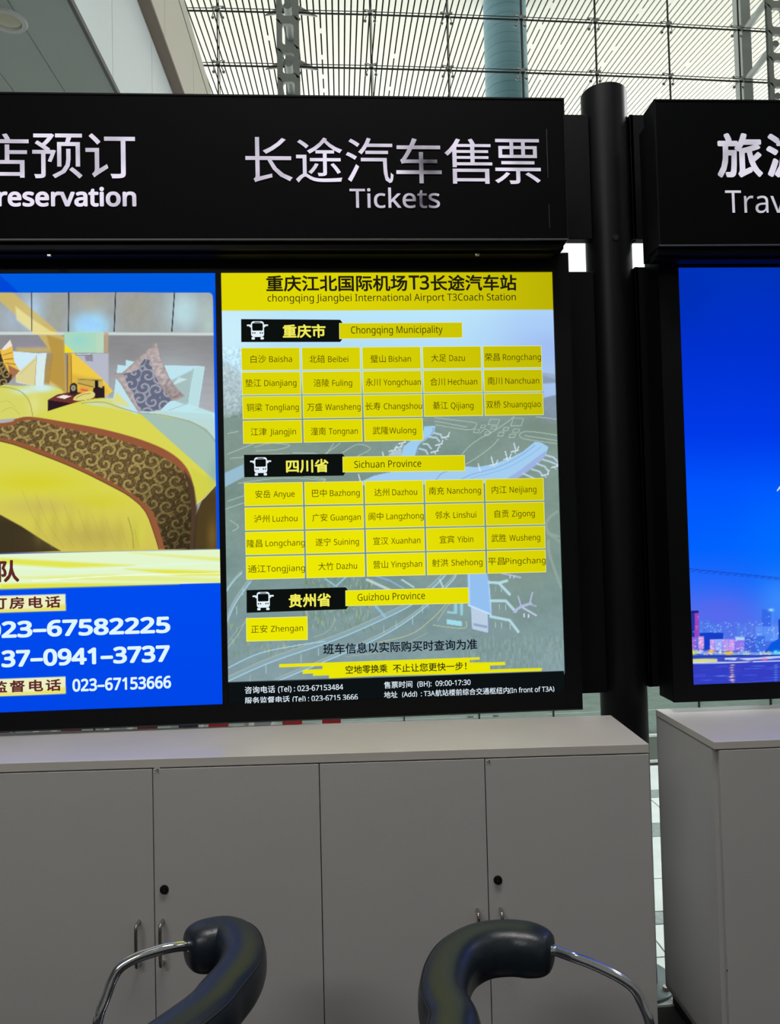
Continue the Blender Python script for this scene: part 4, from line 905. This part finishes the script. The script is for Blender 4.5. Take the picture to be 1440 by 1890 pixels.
P.line([(1436, 905), (1452, 885)], 2.6, (200, 240, 255)); P.line([(1452, 885), (1560, 800)], 2.6, (200, 240, 255))
def bld(x0, x1, y0, y1, c, lit=None, n=0, a=1.0):
    P.poly([(x0, y0), (x1, y0), (x1, y1), (x0, y1)], c, a, 1)
    for k in range(n):
        x, y = rng.uniform(x0+1, x1-1), rng.uniform(y0+2, y1-1); P.line([(x-.8, y), (x+.8, y)], 1.3, lit, .8)
bld(1250, 1284, 1130, 1180, (40, 48, 160), (190, 220, 255), 14); bld(1283, 1291, 1132, 1176, (150, 70, 190), (220, 120, 200), 8); bld(1276, 1290, 1127, 1132, (30, 36, 130))
for k in range(24):
    x = 1292+k*6.3; h_ = rng.uniform(2, 12); bld(x, x+rng.uniform(4, 8), 1156-h_, 1182, (74+k, 112+rng.integers(0, 24), 232), (150, 205, 255), 4, .7)
bld(1292, 1336, 1168, 1200, (20, 62, 200)); bld(1407, 1424, 1125, 1185, (50, 100, 230), (120, 190, 255), 6, .8); bld(1425, 1430, 1128, 1182, (70, 140, 250), None, 0, .7); P.line([(1429, 1158), (1430, 1184)], 1.8, (210, 235, 255)); P.blob(1424, 1126, 6, 3, (170, 240, 255), 1)
bld(1395, 1440, 1156, 1184, (96, 150, 250), (180, 215, 255), 18, .8); bld(1438, 1500, 1143, 1215, (10, 60, 180), (120, 200, 255), 14)
bld(1255, 1286, 1176, 1200, (140, 100, 216), (255, 200, 230), 16); bld(1290, 1300, 1175, 1198, (206, 150, 226), (255, 230, 230), 10)
for x0, x1, c in ((1311, 1320, (190, 150, 236)), (1320, 1334, (150, 170, 250)), (1334, 1346, (176, 146, 240)), (1346, 1357, (196, 150, 238)), (1357, 1375, (140, 120, 236))): bld(x0, x1, 1180, 1201, c, (230, 220, 255), 9)
bld(1359, 1375, 1176, 1182, (180, 210, 250)); bld(1376, 1395, 1176, 1203, (66, 96, 220), (160, 220, 255), 18); bld(1395, 1413, 1174, 1205, (60, 110, 230), (170, 225, 255), 16)
P.poly([(1412, 1205), (1425, 1186), (1440, 1178), (1500, 1170), (1500, 1215), (1412, 1212)], (8, 88, 224), 1, 2)
P.line([(1255, 1203), (1330, 1206), (1420, 1207), (1500, 1205)], 5, (150, 190, 250), .7)
for k in range(90):
    x = rng.uniform(1270, 1500); y = 1203+rng.uniform(-3, 5); c = [(255, 240, 150), (255, 255, 240), (150, 240, 255), (250, 190, 110)][k % 4]; P.blob(x, y, rng.uniform(1.2, 3), 1.6, c, .9)
P.blob(1280, 1205, 8, 5, (230, 235, 60), 1); P.blob(1346, 1206, 9, 4.5, (255, 190, 40), 1); P.blob(1313, 1202, 8, 3, (255, 190, 60), .9); P.blob(1435, 1206, 9, 6, (90, 220, 255), 1)
P.line([(1255, 1213), (1330, 1211), (1440, 1210)], 3, (30, 60, 150), .9)
P.line([(1255, 1220), (1322, 1219)], 6, (222, 226, 130), .95); P.line([(1255, 1225), (1330, 1223), (1380, 1222), (1500, 1218)], 2, (240, 245, 255), .9); P.line([(1340, 1216), (1380, 1217), (1436, 1213), (1500, 1212)], 4, (220, 230, 255), .85)
P.poly([(1330, 1221), (1336, 1214), (1341, 1221)], (70, 70, 170)); P.poly([(1362, 1215), (1392, 1222), (1356, 1221)], (80, 90, 190)); P.blob(1412, 1217, 6, 3, (255, 110, 170), .9)
P.poly([(1240, 1227), (1500, 1222), (1500, 1275), (1240, 1275)], (52, 62, 196), .9, 2)
for k in range(46): x = rng.uniform(1262, 1480); y = rng.uniform(1229, 1262); P.line([(x, y), (x+rng.uniform(10, 45), y-rng.uniform(-.6, .8))], 1.1, [(70, 96, 230), (60, 80, 190), (90, 140, 240), (84, 70, 200)][k % 4], .55)
for k in range(8): P.blob(1352+rng.uniform(-2, 2), 1228+k*4.4, 5-k*.2, 1.3, (255, 180, 140) if k % 2 else (255, 225, 160), .9); P.blob(1433, 1228+k*4.4, 4, 1.2, (110, 200, 255), .6)
P.blob(1352, 1249, 6, 1.6, (255, 205, 215), 1); P.blob(1352, 1255.5, 6, 1.6, (255, 215, 215), 1); P.blob(1335, 1248, 16, 1, (120, 190, 255), .8)
P.build('city_picture', M_print, Rb, .002)
MB().box(rl, RX, .0022, .006, zrb, zrt).build('screen', M_lock, Rb)

# brackets between pole and boxes
def bracket(u_in, vt, vb, xa_, xb_, label):
    zt_ = at_y(u_in, vt, 2.62).z; zb_ = at_y(u_in, vb, 2.62).z
    b = thing('bracket_plate', label, 'bracket', (xa_, 2.628, zb_))
    MB().box(0, xb_-xa_, -.012, .03, 0, zt_-zb_).build('plate', M_black, b, bevel=.002)
    MB().box(.0, .012, -.012, .036, .0, zt_-zb_).build('flange', M_black, b)
bracket(1065, 212.5, 442, XSR-.09, PX-PR+.006, 'upper black plate joining the long sign to the pole')
bracket(1065, 502, 1280, HR-.09, PX-PR+.006, 'lower black plate joining the coach timetable box to the pole')
bracket(1185, 213, 442, PX+PR-.006, 1.13, 'upper black plate joining the pole to the travel sign')
bracket(1185, 493.5, 1268, PX+PR-.006, 1.17, 'lower black plate joining the pole to the night city box')

# =================================================================== CABINETS
def handle(root, x, z0, z1):
    p = [(x, 0, z0), (x, -.020, z0+.002), (x, -.030, z0+.012), (x, -.030, z1-.012), (x, -.020, z1-.002), (x, 0, z1)]
    return MB().tube(spline(p, 4), .0048, 10).build('handle', M_steel, root, smooth=True)
def sticker(root, x, z):
    s = MB().box(x, x+.016, -.0008, 0, z-.013, z).build('sticker', M_paper, root)
    MB().box(x+.002, x+.005, -.0012, -.0008, z-.009, z-.006).box(x+.007, x+.013, -.0012, -.0008, z-.006, z-.003).box(x+.006, x+.014, -.0012, -.0008, z-.0105, z-.008).build('sticker_print', M_ink, s)
ZC_, ZDr, PW = EYE-.6051, EYE-.6303, .4645
FC = Frame(2.15, -.0424); CD = .328
ds = [-.546-PW-2*PW, -.546-PW-PW, -.546-PW, -.546, -.082, .383, .849]
def cabinet(fr, x0, x1, ztop, dep, label, dxs, lockpx=None, handles=None, name='storage_cabinet', toe=.05):
    c = fr.root(name, label=label, cat='cabinet', group='storage cabinets under the screens')
    b = MB(); b.box(x0, x0+.018, .0005, dep, toe, ztop).box(x1-.018, x1, .0005, dep, toe, ztop).box(x0, x1, dep-.01, dep, toe, ztop).box(x0, x1, .0005, dep, toe, toe+.018).box(x0, x1, .0005, dep, ztop-.004, ztop)
    b.build('carcass', M_cab, c)
    MB().box(x0+.01, x1-.01, .03, dep-.03, 0, toe).build('plinth', M_dark, c)
    MB().box(x0+.018, x1-.018, .003, .006, toe, ztop-.004).build('shadow_gap', M_dark, c)
    doors = []
    for a, b_ in dxs:
        d = MB().box(a+.0012, b_-.0012, -.016, 0, toe+.004, ztop-.003).build('door', M_cab, c, bevel=.0012); doors.append(d)
    return c, doors
fo = -.016                            # front faces of the doors stand this far out
FCd = Frame(2.15-.0, -.0424)
c0_, d_0 = cabinet(FC, ds[0]+.001, ds[2]-.001, ZDr, CD, 'pale two-door cabinet beyond the left edge, first of the row', [(ds[0], ds[1]), (ds[1], ds[2])])
ds = ds[2:]
c1, d_1 = cabinet(FC, ds[0], ds[2]-.001, ZDr, CD, 'pale two-door cabinet under the hotel screen, left of the row', [(ds[0], ds[1]), (ds[1], ds[2])])
c2, d_2 = cabinet(FC, ds[2], ds[4], ZDr, CD, 'pale two-door cabinet under the coach timetable, beside the gap', [(ds[2], ds[3]), (ds[3], ds[4])])
for o in (c0_, c1, c2): o.location = FC.o-FC.n*fo
hz0, hz1 = FC.loc(300, 1775)[1], FC.loc(300, 1698)[1]
for (dr, u) in ((d_1[0], 257.5), (d_1[1], 301.5), (d_2[0], 882), (d_2[1], 925)):
    x, z = FC.loc(u, 1735 if u < 500 else 1720); h_ = handle(dr, x, hz0, hz1); h_.location = (0, fo, 0)
for dr, u, v in ((d_1[1], 303.5, 1641.5), (d_2[1], 919, 1624)):
    x, z = FC.loc(u, v); l = MB(); l.cyl((x, fo, z), (x, fo-.004, z), .0125, .0118, n=28).cyl((x, fo-.004, z), (x, fo-.006, z), .0085, .008, n=24); l.build('lock', M_lock, dr, smooth=True)
    MB().box(x-.0012, x+.0012, fo-.0064, fo-.006, z-.004, z+.004).build('keyhole', M_dark, dr)
for dr, u, v in ((d_1[1], 284.5, 1416), (d_2[1], 896.5, 1400)):
    x, z = FC.loc(u, v); 
    sticker(dr, x, z-.002); dr.children[-1].location = (0, fo, 0)
wt = FC.root('cabinet_worktop', label='long pale worktop board lying over the left cabinets', cat='worktop'); wt.location = FC.o
MB().box(ds[0]-2*PW, .8492, 0, .346, ZDr, ZC_).build('board', M_top, wt, bevel=.0015)

FC2 = Frame(2.15, -.0073); ZC2, M0 = EYE-.6155, 1.0528
c3, d_3 = cabinet(FC2, M0, M0+.93, ZC2-.022, .40, 'pale cabinet with visible side panel, right of the gap under the travel sign', [(M0+.012, M0+.012+PW), (M0+.012+PW, M0+.93)], toe=.04)
c3.location = FC2.o-FC2.n*fo
wt2 = FC2.root('cabinet_worktop', label='pale worktop board lying over the right cabinet', cat='worktop')
MB().box(M0-.001, M0+.932, 0, .418, ZC2-.022, ZC2).build('board', M_top, wt2, bevel=.0015)
x, z = FC2.loc(1342.5, 1791); MB().cyl((x, fo, z), (x, fo-.0008, z), .0022, n=10).build('screw_hole', M_lock, d_3[0])

# =================================================================== STOOLS
ZPAD = EYE-.868
def stool(name, label, pts_px, tail, tube_px, tube_d, seat_c, facing, seed):
    pts = [at_z(u, v, ZPAD) for u, v in pts_px]+[Vector((x, y, ZPAD)) for x, y in tail]
    path = spline(pts, 7); base = Vector((seat_c[0], seat_c[1], 0))
    t = thing(name, label, 'stool', base)
    def sec(k, a):
        e = min(k, 1-k)/.13; e = min(1, e); s = .40+.60*math.sqrt(max(0, 1-(1-e)**2))
        c_, s_ = math.cos(a), math.sin(a); q = 2.6
        return (.048*s*math.copysign(abs(c_)**(2/q), c_), .050*s*math.copysign(abs(s_)**(2/q), s_)*(1.0+.0*k))
    MB().sweep([p-base for p in path], sec, 28).build('back_pad', M_leather, t, smooth=True)
    # seam bead running round the outer upper edge of the pad
    out = []; P_ = [p-base for p in path]; cen = sum((p for p in P_), Vector())/len(P_)
    for k in range(7, len(P_)-7):
        tg = (P_[k+1]-P_[k-1]).normalized(); sd = tg.cross(Vector((0, 0, 1))).normalized()
        o_ = sd if sd.dot(P_[k]-Vector((0, 0, P_[k].z))) > 0 else -sd
        out.append(P_[k]+o_*.0415+Vector((0, 0, .033)))
    MB().tube(out, .0016, 6).build('seam', mat('seam_dark', (22, 25, 30), .6), t, smooth=True)
    # arm tubes
    d0 = (path[0]-E0).dot(FW)
    tp = [path[3]-base, at_depth(*tube_px[0], d0)-base]+[at_depth(u, v, d)-base for (u, v), d in list(zip(tube_px, tube_d))[1:]]
    end = tp[-1]; under = [Vector((end.x+facing*.012, end.y*.98, .50)), Vector((end.x*.86, end.y*.85, .435)), Vector((end.x*.45, end.y*.55, .42)), Vector((0, 0, .42))]
    q = spline(tp+under, 7); MB().tube(q, .0105, 16).build('arm_tube', M_chrome, t, smooth=True)
    ymid = (path[0].y+path[-1].y)/2-base.y
    q2 = [Vector((p.x, 2*ymid-p.y, p.z)) for p in q]
    off = (path[-1]-base)-(Vector((path[0].x-base.x, 2*ymid-(path[0].y-base.y), path[0].z)))
    q2 = [p+off*max(0, 1-i/12) for i, p in enumerate(q2)]; q2[0] = path[-1]-base
    MB().tube(q2, .0105, 16).build('arm_tube', M_chrome, t, smooth=True)
    MB().lathe([(.02, .43), (.165, .43), (.19, .445), (.195, .47), (.185, .495), (.15, .508), (.02, .512)], n=36).build('seat', M_leather, t, smooth=True)
    MB().lathe([(.028, .03), (.028, .30), (.02, .31), (.02, .43)], n=20).build('column', M_chrome, t, smooth=True)
    MB().lathe([(.20, 0), (.20, .008), (.17, .022), (.05, .036), (.03, .05)], n=40).build('foot', M_chrome, t, smooth=True)
    return t
stool('swivel_stool', 'dark leather stool with curved back pad, left of the two, its chrome arm reaching left',
      [(346, 1757), (376, 1747), (412, 1741), (438, 1752), (449, 1778), (438, 1812), (408, 1850), (368, 1894)], [(-.372, 1.28), (-.418, 1.262)],
      [(343, 1746), (314, 1749), (280, 1758), (247, 1770), (222, 1786), (208, 1808), (197, 1838), (180, 1890)], [1.59, 1.585, 1.575, 1.565, 1.555, 1.545, 1.535, 1.52],
      (-.50, 1.45), -1, 1)
stool('swivel_stool', 'dark leather stool with curved back pad, right of the two, its chrome arm reaching right',
      [(1020, 1762), (980, 1753), (935, 1749), (886, 1756), (846, 1780), (824, 1818), (820, 1862), (838, 1905)], [(.165, 1.27), (.245, 1.245), (.315, 1.245)],
      [(1018, 1753), (1052, 1764), (1095, 1780), (1140, 1802), (1168, 1822), (1184, 1848), (1200, 1890)], [1.58, 1.575, 1.57, 1.56, 1.555, 1.55, 1.54],
      (.40, 1.42), 1, 2)
print('TRIS', sum(len(o.data.polygons) for o in scn.objects if o.type == 'MESH'))
